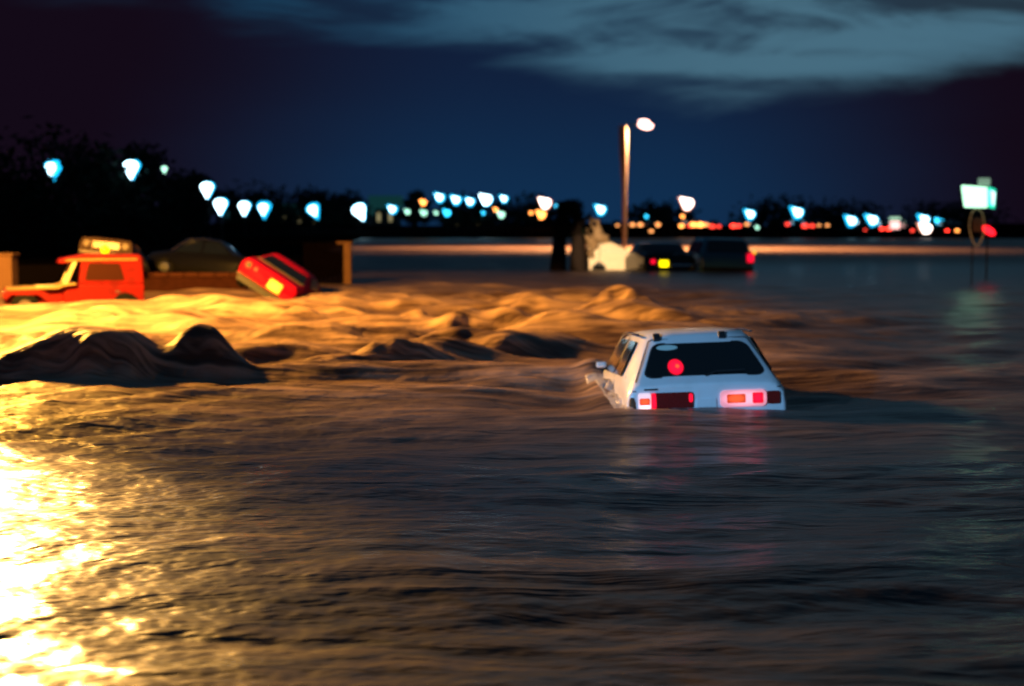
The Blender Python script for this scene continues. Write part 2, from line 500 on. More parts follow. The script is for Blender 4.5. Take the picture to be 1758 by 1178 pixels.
mixn = math_node(t, 'ADD', math_node(t, 'MULTIPLY', ns.outputs[0], 0.5), math_node(t, 'MULTIPLY', nf.outputs[0], 0.5))
streak = smooth(t, mixn, 0.40, 0.62)
foamy_lit = smooth(t, sp.outputs[1], 10.5, 16.5)
calm_dim = smooth(t, math_node(t, 'ADD', sp.outputs[0], math_node(t, 'MULTIPLY', ns.outputs[0], 3.0)), 2.5, 9.5)  # calmer to the right; the lamp's falloff is put into its darker colour
calm_dim = math_node(t, 'MULTIPLY', calm_dim, math_node(t, 'SUBTRACT', 1.0, smooth(t, sp.outputs[1], 60, 90)))
foamy_lit = math_node(t, 'MULTIPLY', foamy_lit, math_node(t, 'SUBTRACT', 1.0, math_node(t, 'MULTIPLY', calm_dim, 0.86)))              # the fast, aerated water starts about 15 m out
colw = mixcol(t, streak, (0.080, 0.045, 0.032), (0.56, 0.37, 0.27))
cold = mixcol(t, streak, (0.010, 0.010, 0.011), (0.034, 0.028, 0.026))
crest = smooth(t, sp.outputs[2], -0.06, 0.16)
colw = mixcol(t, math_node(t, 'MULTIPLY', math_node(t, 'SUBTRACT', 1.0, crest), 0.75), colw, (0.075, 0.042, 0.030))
t.links.new(mixcol(t, foamy_lit, cold, colw), p.inputs['Base Color'])
p.inputs['IOR'].default_value = 1.33
rg = N(t, 'ShaderNodeMapRange'); rg.inputs[3].default_value = 0.27; rg.inputs[4].default_value = 0.5
t.links.new(foamy_lit, rg.inputs[0]); L(t, rg, 0, p, 'Roughness')
# ripples: small cells close by, drawn-out streaks in the fast water
nb = N(t, 'ShaderNodeTexNoise'); nb.inputs['Scale'].default_value = 1.0; nb.inputs['Detail'].default_value = 3
mpb = N(t, 'ShaderNodeMapping'); mpb.inputs['Scale'].default_value = (1.8, 2.6, 1.0); mpb.inputs['Rotation'].default_value = (0, 0, R(-9))
L(t, geo, 'Position', mpb, 0); L(t, mpb, 0, nb, 'Vector')
b1 = N(t, 'ShaderNodeBump'); b1.inputs['Distance'].default_value = 0.075; near_ = math_node(t, 'SUBTRACT', 1.0, math_node(t, 'MULTIPLY', smooth(t, sp.outputs[1], 26, 60), 0.8))
t.links.new(math_node(t, 'MULTIPLY', near_, math_node(t, 'SUBTRACT', 1.5, math_node(t, 'MULTIPLY', smooth(t, sp.outputs[0], -2.6, 1.5), 1.05))), b1.inputs['Strength'])
t.links.new(math_node(t, 'MULTIPLY', near_, 0.5), b2_str := N(t, 'ShaderNodeMath', operation='ADD').inputs[0])
L(t, nb, 0, b1, 'Height')
b2 = N(t, 'ShaderNodeBump'); b2.inputs['Distance'].default_value = 0.10; L(t, b2_str.node, 0, b2, 'Strength'); b2_str.node.inputs[1].default_value = 0.0
L(t, ns, 0, b2, 'Height'); L(t, b1, 0, b2, 'Normal')
b3 = N(t, 'ShaderNodeBump'); b3.inputs['Distance'].default_value = 0.07; t.links.new(math_node(t, 'MULTIPLY', foamy_lit, 0.8), b3.inputs['Strength'])
L(t, nf, 0, b3, 'Height'); L(t, b2, 0, b3, 'Normal')
L(t, b3, 0, p, 'Normal')
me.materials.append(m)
M['water'] = m

# bed under the flood and the land beyond it
MB().box(-400, 400, -60, 236, -2.2, -1.6).build('river_bed', M['ground']); tag(bpy.data.objects['river_bed'], kind='structure')
gx = np.linspace(-1600, 1600, 90)
b = MB()
rows = [(229, -1.6), (233, 0.2), (237, 1.4), (243, 2.2), (260, 2.4), (330, 1.4), (600, 1.0), (3500, 0.5)]
vs = []
for yy_, zz_ in rows:
    for x_ in gx:
        vs.append((x_ * (1 if yy_ > 320 else 0.5), yy_, zz_ + (0.35 * math.sin(x_ * 0.05) * (1 if zz_ > 1 else 0))))
fs = [(r * 90 + c, r * 90 + c + 1, (r + 1) * 90 + c + 1, (r + 1) * 90 + c) for r in range(len(rows) - 1) for c in range(89)]
b.add(vs, fs); tag(b.build('far_ground', M['ground'], smooth=180), kind='structure')
# dark raised bank on the left, behind the wrecked cars
b = MB()
poly = [(-46, 42), (-16, 41), (-9.5, 43.5), (-6.6, 47), (-6.4, 60), (-11, 85), (-16, 130), (-24, 232), (-160, 232), (-160, 42)]
top = [(x + (0.6 if x > -40 else 0) * -1, y + 0.6, 0.72 if y < 70 else 0.5) for x, y in poly]
m_ = len(poly)
b.add([(x, y, -1.7) for x, y in poly] + top, [(k, (k + 1) % m_, m_ + (k + 1) % m_, m_ + k) for k in range(m_)] + [tuple(range(m_, 2 * m_))])
tag(b.build('left_bank', M['ground']), kind='structure')


# ------------------------------------------------------------------ cars
def car_body(mb, st, wl, zlow):
    """loft a body over stations (y, ztop, wtop, zbelt, wbelt)"""
    rings = []
    for y, zt, wt, zb, wb in st:
        w = min(wl, wb + 0.02)
        half = [(w * 0.96, zlow), (w, min(zlow + 0.25, zb - 0.1)), (w, zb - 0.12), (wb, zb), (wb - (wb - wt) * 0.9, zt - (zt - zb) * 0.14), (wt - 0.05, zt - 0.006), (wt * 0.5, zt + 0.012)]
        ring = [(-x, y, z) for x, z in half] + [(x, y, z) for x, z in reversed(half)]
        rings.append(ring)
    n = len(rings[0])
    vs = [v for r in rings for v in r]
    fs = []
    for i in range(len(rings) - 1):
        for k in range(n):
            fs.append((i * n + k, i * n + (k + 1) % n, (i + 1) * n + (k + 1) % n, (i + 1) * n + k))
    fs.append(tuple(range(n - 1, -1, -1))); fs.append(tuple((len(rings) - 1) * n + k for k in range(n)))
    return mb.add(vs, fs)


def wheel(parent, x, y, z, r=0.29, w=0.18):
    t_ = MB().tube([(x - w / 2, y, z), (x - w / 2 + 0.02, y, z), (x + w / 2 - 0.02, y, z), (x + w / 2, y, z)], [r * 0.93, r, r, r * 0.93], 22).build('wheel', M['rubber'], parent, 40)
    s_ = 1 if x > 0 else -1
    MB().tube([(x + s_ * w * 0.40, y, z), (x + s_ * (w * 0.5 + 0.012), y, z)], [r * 0.58, r * 0.5], 18).build('rim', M['chrome'], t_, 40)


def side_windows(parent, segs, name='side_window'):
    """segs: (y0,y1,zb,zt,wb,wt)"""
    for y0, y1, y0t, y1t, zb, zt, wb, wt in segs:
        MB().plate([(-wb, y1, zb), (-wb, y0, zb), (-wt, y0t, zt), (-wt, y1t, zt)], 0.012, 0.05, 0.004).build(name, M['glass'], parent)
        MB().plate([(wb, y0, zb), (wb, y1, zb), (wt, y1t, zt), (wt, y0t, zt)], 0.012, 0.05, 0.004).build(name, M['glass'], parent)


# the white hatchback in the middle of the flood
wc = thing('hatchback_car', (1.98, 14.32, 0.0), 'white hatchback nose-down in the flood with lit red tail lights, seen from behind', 'car', rot=(R(-3.6), R(-2.0), R(1.5)))
st = [(-0.03, 0.255, 0.68, 0.16, 0.765), (0.0, 0.285, 0.70, 0.18, 0.79), (0.05, 0.315, 0.71, 0.20, 0.80), (0.27, 0.52, 0.615, 0.26, 0.80), (0.50, 0.735, 0.53, 0.30, 0.80),
      (0.57, 0.775, 0.535, 0.31, 0.80), (0.75, 0.795, 0.555, 0.31, 0.805), (1.4, 0.81, 0.575, 0.31, 0.81), (2.05, 0.79, 0.57, 0.31, 0.81),
      (2.2, 0.75, 0.57, 0.31, 0.81), (2.75, 0.345, 0.70, 0.30, 0.81), (3.5, 0.26, 0.70, 0.20, 0.79), (3.75, 0.20, 0.68, 0.12, 0.76), (3.82, 0.10, 0.62, 0.04, 0.72)]
body = car_body(MB(), st, 0.815, -0.50).build('body', M['white_paint'], wc, 38, bevel=0.014)


def hatch(u, v):
    w = 0.71 + (0.53 - 0.71) * v
    return Vector((u * w, 0.05 + 0.45 * v, 0.315 + 0.42 * v))


gl = MB().plate([hatch(-0.88, 0.07), hatch(0.88, 0.07), hatch(0.84, 0.84), hatch(-0.84, 0.84)], 0.010, 0.085, 0.004).build('rear_window', M['glass'], wc)
# rubber seal round the glass
q4 = [hatch(-0.91, 0.045), hatch(0.91, 0.045), hatch(0.875, 0.875), hatch(-0.875, 0.875)]
MB().plate(q4, 0.004, 0.10, 0.001).build('window_seal', M['black_trim'], gl)
for u in (-0.80, 0.48):
    a = hatch(u, 0.97)
    Mx = Matrix.Translation(a + Vector((0, 0.02, 0.01))) @ Matrix.Rotation(R(42), 4, 'X')
    MB().box(-0.036, 0.036, -0.05, 0.05, -0.01, 0.035, Mx).build('hatch_hinge', M['black_trim'], wc, bevel=0.008)
nrm = Vector((0, -0.42, 0.45)).normalized()


def on_hatch(x, v, off):
    return Vector((x, 0.05 + 0.45 * v, 0.315 + 0.42 * v)) + nrm * off


def disc(mb, c, rx, rz, n=24, thick=0.012, off=0.015):
    ux = Vector((1, 0, 0)); uz = Vector((0, 0.45, 0.42)).normalized()
    ring = [c + ux * (rx * math.cos(2 * math.pi * k / n)) + uz * (rz * math.sin(2 * math.pi * k / n)) for k in range(n)]
    vs = [p + nrm * off for p in ring] + [p + nrm * (off + thick) for p in ring]
    return mb.add(vs, [tuple(range(n - 1, -1, -1)), tuple(range(n, 2 * n))] + [(k, (k + 1) % n, n + (k + 1) % n, n + k) for k in range(n)])


rl = disc(MB(), on_hatch(-0.285, 0.27, 0), 0.080, 0.108).build('red_light_reflection', M['red_lit'], wc)  # glowing disc stands for a red lamp reflected in the window
disc(MB(), on_hatch(-0.268, 0.275, 0), 0.022, 0.028, off=0.028, thick=0.004).build('bright_core', M['orange_lit'], rl)  # bright centre of the same reflection
M['glint'] = mat('painted_glint', (0.55, 0.68, 0.62), 0.4)
disc(MB(), on_hatch(-0.34, 0.74, 0), 0.11, 0.038, off=0.015, thick=0.002).build('window_glint', M['glint'], wc)  # pale oval painted as a reflection in the glass
M['seat'] = mat('dim_seat_reflection', (0.045, 0.06, 0.06), 0.5)
# wiper
MB().tube([on_hatch(0.0, 0.03, 0.03), on_hatch(0.12, 0.12, 0.035), on_hatch(0.42, 0.14, 0.03)], 0.008, 6).build('wiper', M['black_trim'], wc)
for s_ in (-1, 1):
    MB().tube([(s_ * 0.817, 1.34, -0.3), (s_ * 0.817, 1.34, 0.19), (s_ * 0.805, 1.33, 0.31), (s_ * 0.70, 1.34, 0.56), (s_ * 0.612, 1.36, 0.745)], 0.006, 5).build('door_gap', M['black_trim'], wc)
hp = [hatch(-1.0, -0.02), hatch(-0.985, 0.5), hatch(-0.96, 0.93)] + [hatch(-0.9 + 0.3 * k, 0.965) for k in range(7)] + [hatch(0.96, 0.93), hatch(0.985, 0.5), hatch(1.0, -0.02)]
MB().tube([p_ + Vector((0, -0.002, 0.0)) for p_ in hp], 0.006, 5).build('hatch_gap', M['black_trim'], wc)
MB().tube([(-0.755, -0.022, 0.215), (0.755, -0.022, 0.215)], 0.006, 5).build('trim_strip', M['black_trim'], wc)
yr = -0.03


def rear_panel(mb, x0, x1, z0, z1, y0=yr, th=0.02, r=0.015, off=0.0):
    return mb.plate([(x0, y0, z0), (x1, y0, z0), (x1, y0, z1), (x0, y0, z1)], th, r, off)


# right cluster, lit
tl = rear_panel(MB(), 0.13, 0.60, 0.025, 0.195, r=0.05).build('tail_light', M['pink_lit'], wc)
rear_panel(MB(), 0.195, 0.385, 0.065, 0.155, off=0.02, th=0.006).build('lens', M['orange_lit'], tl)
rear_panel(MB(), 0.455, 0.565, 0.055, 0.165, off=0.02, th=0.006).build('lens', M['red_lit'], tl)
rear_panel(MB(), 0.605, 0.735, 0.045, 0.175, r=0.02).build('reflector', M['dull_red_lens'], wc)
# left cluster, mostly dark
tl = rear_panel(MB(), -0.545, -0.15, 0.035, 0.195, r=0.02).build('tail_light', M['dull_red_lens'], wc); tl['label'] = 'dark red unlit half of tail light'
rear_panel(MB(), -0.57, -0.52, 0.02, 0.195, off=0.02, th=0.006).build('lens', M['red_lit'], tl)
rear_panel(MB(), -0.19, -0.15, 0.09, 0.18, off=0.02, th=0.006).build('lens', M['red_lit'], tl)
tl = rear_panel(MB(), -0.70, -0.575, 0.03, 0.195, r=0.02).build('tail_light', M['white_lit'], wc); tl['label'] = 'lit outer lamp of left tail light'
rear_panel(MB(), -0.69, -0.585, 0.075, 0.145, off=0.02, th=0.006).build('lens', M['orange_lit'], tl)
rear_panel(MB(), -0.11, 0.09, 0.0, 0.12, r=0.02, th=0.012).build('number_plate', M['white_paint'], wc)
MB().box(-0.74, 0.74, -0.12, -0.02, -0.14, -0.03).build('bumper', M['chrome'], wc, bevel=0.02)
rear_panel(MB(), -0.64, -0.50, 0.222, 0.238, y0=-0.012, th=0.03, r=0.004).build('badge', M['dark_paint'], wc)
MB().ball((-0.755, 0.01, 0.06), 0.045, 0.06, 0.13).build('mud_patch', M['mud'], wc, 180)
side_windows(wc, [(0.62, 1.30, 0.72, 1.28, 0.345, 0.70, 0.795, 0.61), (1.38, 2.45, 1.36, 2.12, 0.345, 0.71, 0.80, 0.615)])
MB().plate([(0.66, 2.75, 0.37), (-0.66, 2.75, 0.37), (-0.52, 2.24, 0.74), (0.52, 2.24, 0.74)], 0.01, 0.06, 0.006).build('windscreen', M['glass'], wc)
for sx in (-1, 1):
    MB().box(0.80 if sx > 0 else -0.92, 0.92 if sx > 0 else -0.80, 2.30, 2.35, 0.38, 0.45).build('wing_mirror', M['white_paint'], wc, bevel=0.02)
    wheel(wc, sx * 0.70, 0.62, -0.42); wheel(wc, sx * 0.70, 3.05, -0.42)
    MB().tube([(sx * 0.60, 0.66, 0.775), (sx * 0.615, 1.4, 0.79), (sx * 0.61, 2.1, 0.765), (sx * 0.70, 2.5, 0.52), (sx * 0.78, 2.72, 0.36)], 0.013, 6).build('rain_gutter', M['chrome'], wc, 60)


def lumps(pts, seed, n=5):
    rr = random.Random(seed); b = MB()
    for (x, y, z, r) in pts:
        f_ = 0.5 if n > 20 else 1.0
        for k in range(n):
            b.ball((x + rr.uniform(-1, 1) * r, y + rr.uniform(-1, 1) * r, z + rr.uniform(-.6, .8) * r), f_ * r * rr.uniform(.3, .7), 2 * f_ * r * rr.uniform(.4, .8), f_ * r * rr.uniform(.25, .6), 10, 7,
                   Matrix.Rotation(rr.uniform(-.6, .6), 3, 'Y'))
    return b


M['foam'] = mat('foam', (0.42, 0.40, 0.40), 0.35, var=0.5, scale=14, bump=0.6, dirt=(0.15, 0.10, 0.07))
def jag(o, s=0.1, sz=0.25):
    rm = o.modifiers.new('merge', 'REMESH'); rm.mode = 'VOXEL'; rm.voxel_size = s * 0.42; rm.use_smooth_shade = True
    sm = o.modifiers.new('soften', 'SMOOTH'); sm.iterations = 10
    tx = bpy.data.textures.new('clouds', 'CLOUDS'); tx.noise_scale = sz
    d = o.modifiers.new('rough', 'DISPLACE'); d.texture = tx; d.strength = s; d.mid_level = 0.45
    return o


fs = []; nu_, nv_ = 160, 26
Yf, Vf = np.meshgrid(np.linspace(14.2, 17.0, nu_), np.linspace(0, 1, nv_), indexing='ij')
Xf = 1.98 - 0.76 - 0.015 * (Yf - 14.3) - Vf * (0.14 + 0.16 * (Yf - 14.2) / 3.0)
nf_ = perlin(Xf * 7.0, Yf * 2.6) + 0.7 * perlin(Xf * 17.0 + 5, Yf * 8.0) + 0.4 * perlin(Xf * 40.0 + 5, Yf * 22.0)
env = np.sin(np.pi * np.clip((Yf - 14.2) / 2.8, 0, 1)) ** 0.5 * (1 - Vf) ** 1.2
Zf = water_height(Xf, Yf) - 0.03 + env * (0.05 + 0.085 * nf_)
vs = np.stack([Xf, Yf, Zf], -1).reshape(-1, 3).tolist()
for i_ in range(nu_ - 1):
    for j_ in range(nv_ - 1):
        a_ = i_ * nv_ + j_
        fs.append((a_, a_ + 1, a_ + nv_ + 1, a_ + nv_))
o = MB().add(vs, fs).build('foam_splash', M['foam'], None, 180)
sd_ = o.modifiers.new('solid', 'SOLIDIFY'); sd_.thickness = 0.03; sd_.offset = -1
tag(o, 'white foam and spray breaking along the left side of the white hatchback', 'splash')

# ---- red four-wheel drive, far left
jp = thing('off_road_car', (-10.84, 35.4, -0.25), 'red hardtop off-road car half sunk at the far left, amber beacon on roof', 'car', rot=(0, R(0.5), R(20)))
b = MB()
b.box(-1.75, -0.35, -0.62, 0.62, 0.10, 0.60)          # bonnet
b.box(-0.35, 1.62, -0.66, 0.66, 0.02, 0.70)           # tub
b.build('body', M['red_paint'], jp, bevel=0.03)
for s in (-1, 1):
    f = MB().prism([(-1.80, 0.50), (-1.80, 0.36), (-1.70, 0.36), (-1.60, 0.46), (-0.95, 0.46), (-0.80, 0.30), (-0.45, 0.12), (-0.35, 0.12), (-0.62, 0.42), (-0.82, 0.54), (-1.0, 0.565), (-1.7, 0.555)],
                   s * 0.63 if s > 0 else -0.86, 0.86 if s > 0 else -0.63)
    f.build('front_wing', M['red_paint'], jp, bevel=0.015)
b = MB().prism([(0.02, 0.70), (1.62, 0.70), (1.58, 1.36), (1.50, 1.43), (0.20, 1.44), (0.10, 1.40)], -0.64, 0.64)
b.build('hardtop', M['red_paint'], jp, bevel=0.03)
MB().prism([(0.14, 1.30), (0.14, 1.42), (-0.42, 1.31), (-0.46, 1.22), (-0.30, 1.22)], -0.66, 0.66).build('sun_visor', M['red_paint'], jp, bevel=0.015)
for s in (-1, 1):
    fr = MB().box(-0.06, 0.04, s * 0.60 - 0.035, s * 0.60 + 0.035, 0, 0.66, Matrix.Translation((-0.32, 0, 0.66)) @ Matrix.Rotation(R(24), 4, 'Y'))
    M['cream'] = M.get('cream') or mat('cream_highlight_paint', (0.62, 0.50, 0.34), 0.4, var=0.2)
    fr.build('windscreen_post', M['cream'], jp, bevel=0.012)  # cream colour holds the bright highlight on the post
M['gold_sheen'] = mat('gold_sheen_paint', (0.34, 0.22, 0.08), 0.4, spec=0.4, var=0.3)  # golden reflection of lamplight put into the bonnet's paint
MB().prism([(-1.70, 0.575), (-0.5, 0.60), (-0.34, 0.66), (-0.05, 0.70), (-0.05, 0.74), (-0.36, 0.72), (-0.55, 0.655), (-1.72, 0.60)], -0.80, 0.80).build('bonnet', M['gold_sheen'], jp, bevel=0.012)
MB().tube([(-0.30, -0.655, 1.285), (0.1, -0.655, 1.30), (1.45, -0.655, 1.315)], 0.028, 8).build('rain_gutter', M['gold_sheen'], jp)  # strip carries the highlight along the roof's lower edge
MB().plate([(-0.30, 0.56, 0.72), (-0.30, -0.56, 0.72), (-0.05, -0.56, 1.26), (-0.05, 0.56, 1.26)], 0.01, 0.04).build('windscreen', M['glass'], jp)
for s in (-1, 1):
    w = [(0.16, s * 0.64, 0.80), (1.14, s * 0.64, 0.80), (1.02, s * 0.64, 1.22), (0.26, s * 0.64, 1.22)]
    if s > 0: w = [w[1], w[0], w[3], w[2]]
    MB().plate(w, 0.012, 0.05, 0.003).build('side_window', M['dull_window'] if 'dull_window' in M else M.setdefault('dull_window', mat('muddy_window', (0.035, 0.009, 0.004), 0.35, spec=0.2)), jp)
    dr = [(0.06, s * 0.66, 0.10), (1.10, s * 0.66, 0.10), (1.10, s * 0.66, 0.66), (0.06, s * 0.66, 0.66)]
    if s > 0: dr = [dr[1], dr[0], dr[3], dr[2]]
    dd = MB().plate(dr, 0.014, 0.04, 0.003).build('door', M['red_paint'], jp)
    MB().box(0.90, 1.02, s * 0.69 - 0.012, s * 0.69 + 0.012, 0.50, 0.54).build('handle', M['chrome'], dd)
    wy = s * 0.74
    for wx in (-1.28, 1.15):
        tt = MB().tube([(wx, wy - 0.11, 0.16), (wx, wy - 0.09, 0.16), (wx, wy + 0.09, 0.16), (wx, wy + 0.11, 0.16)], [0.30, 0.34, 0.34, 0.30], 22).build('wheel', M['rubber'], jp, 40)
        MB().tube([(wx, wy + s * 0.09, 0.16), (wx, wy + s * 0.125, 0.16)], [0.2, 0.18], 16).build('rim', M['chrome'], tt, 40)
    MB().tube([(-1.80, s * 0.42, 0.44), (-1.74, s * 0.42, 0.44)], [0.085, 0.09], 16).build('headlight', M['chrome'], jp, 40)
MB().box(-1.775, -1.752, -0.30, 0.30, 0.20, 0.56).build('grille', M['black_trim'], jp)
MB().box(-1.95, -1.86, -0.70, 0.70, 0.10, 0.24).build('front_bumper', M['black_trim'], jp, bevel=0.02)
MB().box(-1.0, -0.40, -0.50, 0.50, 0.602, 0.66).build('bonnet_highlight', M['cream'], jp, bevel=0.05)  # cream adds to the lamplit gold painted on the bonnet
jp.scale = (0.97, 1, 1)
bc = MB().tube([(0.68, -0.45, 1.43), (0.68, -0.45, 1.47)], 0.07, 16).build('beacon', M['black_trim'], jp, 40)
MB().ball((0.68, -0.45, 1.55), 0.105, 0.105, 0.115).build('dome', M['amber_lit'], bc, 180)

# ---- pale car with its nose in the air, behind the red off-road car
pc = thing('saloon_car', tuple(at(181, 432, 39.0)), 'pale car with its nose pushed up in the air behind the red off-road car', 'car', rot=(R(14), R(-6), R(184)))
sp_ = [(-3.2, 0.20, 0.60, 0.10, 0.66), (-2.9, 0.30, 0.64, 0.15, 0.70), (-2.4, 0.36, 0.64, 0.22, 0.72), (-1.9, 0.62, 0.52, 0.28, 0.72), (-1.2, 0.66, 0.52, 0.28, 0.72), (-0.9, 0.40, 0.62, 0.28, 0.74), (0.2, 0.40, 0.64, 0.26, 0.72), (0.62, 0.38, 0.66, 0.24, 0.72), (0.72, 0.34, 0.64, 0.20, 0.69)]
sp_ = [(y - 0.7, a, b_, c, d) for y, a, b_, c, d in sp_]
car_body(MB(), sp_, 0.74, -0.18).build('body', M['pale_paint'], pc, 38, bevel=0.015)
for s in (-1, 1):
    MB().tube([(s * 0.52, 0.0, 0.18), (s * 0.52, 0.05, 0.18)], [0.09, 0.085], 16).build('headlight', M['dull_metal'], pc, 40)
MB().box(-0.36, 0.36, 0.018, 0.03, 0.08, 0.26).build('grille', M['dull_red_lens'], pc)
MB().box(-0.68, 0.68, 0.02, 0.10, -0.12, -0.02).build('bumper', M['dull_metal'], pc, bevel=0.02)
MB().plate([(-0.56, -1.62, 0.42), (0.56, -1.62, 0.42), (0.46, -1.88, 0.64), (-0.46, -1.88, 0.64)], 0.01, 0.05, 0.01).build('windscreen', M['glass'], pc)

# ---- dark glossy car on the bank
dc = thing('saloon_car', (-8.95, 42.6, 0.35), 'dark glossy car tilted on the bank behind the brown wall', 'car', rot=(R(3), R(14), R(90 - 8)))
sd = [(-1.9, 0.30, 0.55, 0.18, 0.62), (-1.75, 0.46, 0.60, 0.3, 0.70), (-1.2, 0.55, 0.62, 0.42, 0.74), (-0.9, 0.62, 0.60, 0.48, 0.75), (-0.35, 1.02, 0.50, 0.50, 0.76), (0.2, 1.10, 0.50, 0.50, 0.76), (0.7, 1.04, 0.50, 0.50, 0.76), (1.15, 0.66, 0.60, 0.48, 0.75), (1.75, 0.56, 0.6, 0.42, 0.72), (1.95, 0.36, 0.52, 0.25, 0.62)]
car_body(MB(), sd, 0.77, -0.02).build('body', M['dark_paint'], dc, 60, bevel=0.03)
side_windows(dc, [(-0.72, 0.12, -0.34, 0.12, 0.56, 0.94, 0.735, 0.55), (0.2, 1.0, 0.2, 0.68, 0.56, 0.94, 0.735, 0.55)])
for s in (-1, 1):
    wheel(dc, s * 0.68, -1.2, 0.08); wheel(dc, s * 0.68, 1.25, 0.08)
    MB().tube([(s * 0.71, -0.86, 0.56), (s * 0.60, -0.34, 0.98), (s * 0.58, 0.2, 1.04), (s * 0.60, 0.70, 0.98), (s * 0.71, 1.12, 0.60)], 0.022, 6).build('rain_gutter', M['chrome'], dc, 60)
    MB().tube([(s * 0.50, -1.93, 0.30), (s * 0.50, -1.85, 0.32)], 0.09, 14).build('headlight', M['chrome'], dc, 40)
MB().box(-0.66, 0.66, -2.02, -1.90, 0.02, 0.13).build('bumper', M['chrome'], dc, bevel=0.02)
MB().box(0.42, 0.52, -1.905, -1.88, 0.30, 0.36).build('tail_light', M['red_lit'], dc)

# ---- crimson car tipped on its side against the bank
rc_ = thing('coupe_car', tuple(at(455, 488, 36.5)), 'crimson car tipped over steeply beside the bank with one headlight still lit', 'car', rot=(R(-6), R(32), R(-6)))
sr = [(0.0, 0.30, 0.66, 0.16, 0.74), (0.05, 0.36, 0.72, 0.24, 0.80), (0.5, 0.40, 0.74, 0.32, 0.82), (1.0, 0.43, 0.74, 0.36, 0.82), (1.45, 0.66, 0.60, 0.38, 0.82), (1.7, 0.74, 0.59, 0.38, 0.82), (2.4, 0.73, 0.58, 0.38, 0.82), (2.9, 0.60, 0.62, 0.40, 0.82), (3.6, 0.44, 0.66, 0.3, 0.78)]
car_body(MB(), sr, 0.83, -0.08).build('body', M['crimson_paint'], rc_, 38, bevel=0.02)
MB().plate([(-0.66, 1.02, 0.445), (0.66, 1.02, 0.445), (0.55, 1.40, 0.64), (-0.55, 1.40, 0.64)], 0.01, 0.05, 0.012).build('windscreen', M['glass'], rc_)
M['black_band'] = M['black_trim']
MB().box(-0.70, 0.70, 0.80, 1.02, 0.43, 0.455).build('cowl_vent', M['black_trim'], rc_)
side_windows(rc_, [(1.35, 2.5, 1.6, 2.4, 0.42, 0.66, 0.80, 0.64)])
hl = MB().box(0.06, 0.44, -0.055, 0.0, -0.05, 0.22).build('headlight', M['head_lit'], rc_, bevel=0.03); hl['label'] = 'lit yellow headlight'
MB().tube([(-0.62, 0.01, 0.20), (-0.62, -0.03, 0.20)], [0.09, 0.085], 16).build('headlight', M['dull_metal'], rc_, 40)
MB().tube([(-0.40, 0.01, 0.20), (-0.40, -0.02, 0.20)], [0.05, 0.05], 14).build('indicator', M['orange_lit'], rc_, 40)
MB().box(-0.78, 0.78, -0.09, -0.01, -0.16, -0.09).build('bumper', M['dull_metal'], rc_, bevel=0.015)
MB().box(-0.74, 0.74, 0.1, 3.4, -0.28, -0.082).build('underbody', M['black_trim'], rc_)
for s in (-1, 1):
    wheel(rc_, s * 0.70, 0.75, -0.18); wheel(rc_, s * 0.70, 2.95, -0.18)

# ------------------------------------------------------------------ walls, posts
w0, w1 = at(240, 470, 40.6), at(412, 470, 40.6)
b = MB().box(w0.x, w1.x + 0.2, 40.4, 40.75, -1.5, 0.44)
wl_ = thing('retaining_wall', (0, 0, 0), 'low brown wall behind the cars between the red off-road car and the tipped crimson car', 'wall')
b.build('brickwork', M['brown_wall'], wl_, bevel=0.02)
b = MB()
for k in range(7):
    x = w0.x + k * (w1.x + 0.2 - w0.x) / 7
    b.box(x + 0.01, x + (w1.x + 0.2 - w0.x) / 7 - 0.01, 40.33, 40.8, 0.443, 0.56)
M['coping'] = mat('coping_stone', (0.06, 0.02, 0.012), 0.85, spec=0.06, var=0.4, bump=0.3)
b.build('coping', M['coping'], wl_, bevel=0.01)
# dark timber fence with a lit end post
f0, f1 = at(520, 415, 46.4), at(590, 415, 46.4)
fn = thing('timber_fence', (0, 0, 0), 'dark boarded fence panel with a pale end post at the water edge', 'fence')
b = MB()
nb_ = 9
for k in range(nb_):
    x = f0.x + (f1.x - f0.x) * k / nb_
    b.box(x + 0.006, x + (f1.x - f0.x) / nb_ - 0.006, 46.4, 46.43, -1.0, 1.33 + 0.02 * (k % 2))
b.build('boarding', M['dark_timber'], fn)
b = MB().box(f1.x + 0.0, f1.x + 0.24, 46.3, 46.54, -1.5, 1.30); b.build('end_post', M['tan'], fn, bevel=0.02)
MB().box(f1.x - 0.22, f1.x + 0.28, 46.24, 46.60, 1.303, 1.38).build('post_cap', M['tan'], fn, bevel=0.01)
# tan gate pillar at far left edge
g = at(10, 440, 38.5)
pl = thing('gate_pillar', (g.x, 38.5, 0), 'square tan pillar at the far left edge behind the red off-road car', 'pillar')
MB().box(-0.42, 0.24, -0.25, 0.25, -1.5, 1.08).build('shaft', M['tan'], pl, bevel=0.02)
MB().box(-0.46, 0.28, -0.29, 0.29, 1.083, 1.15).build('cap', M['tan'], pl, bevel=0.01)


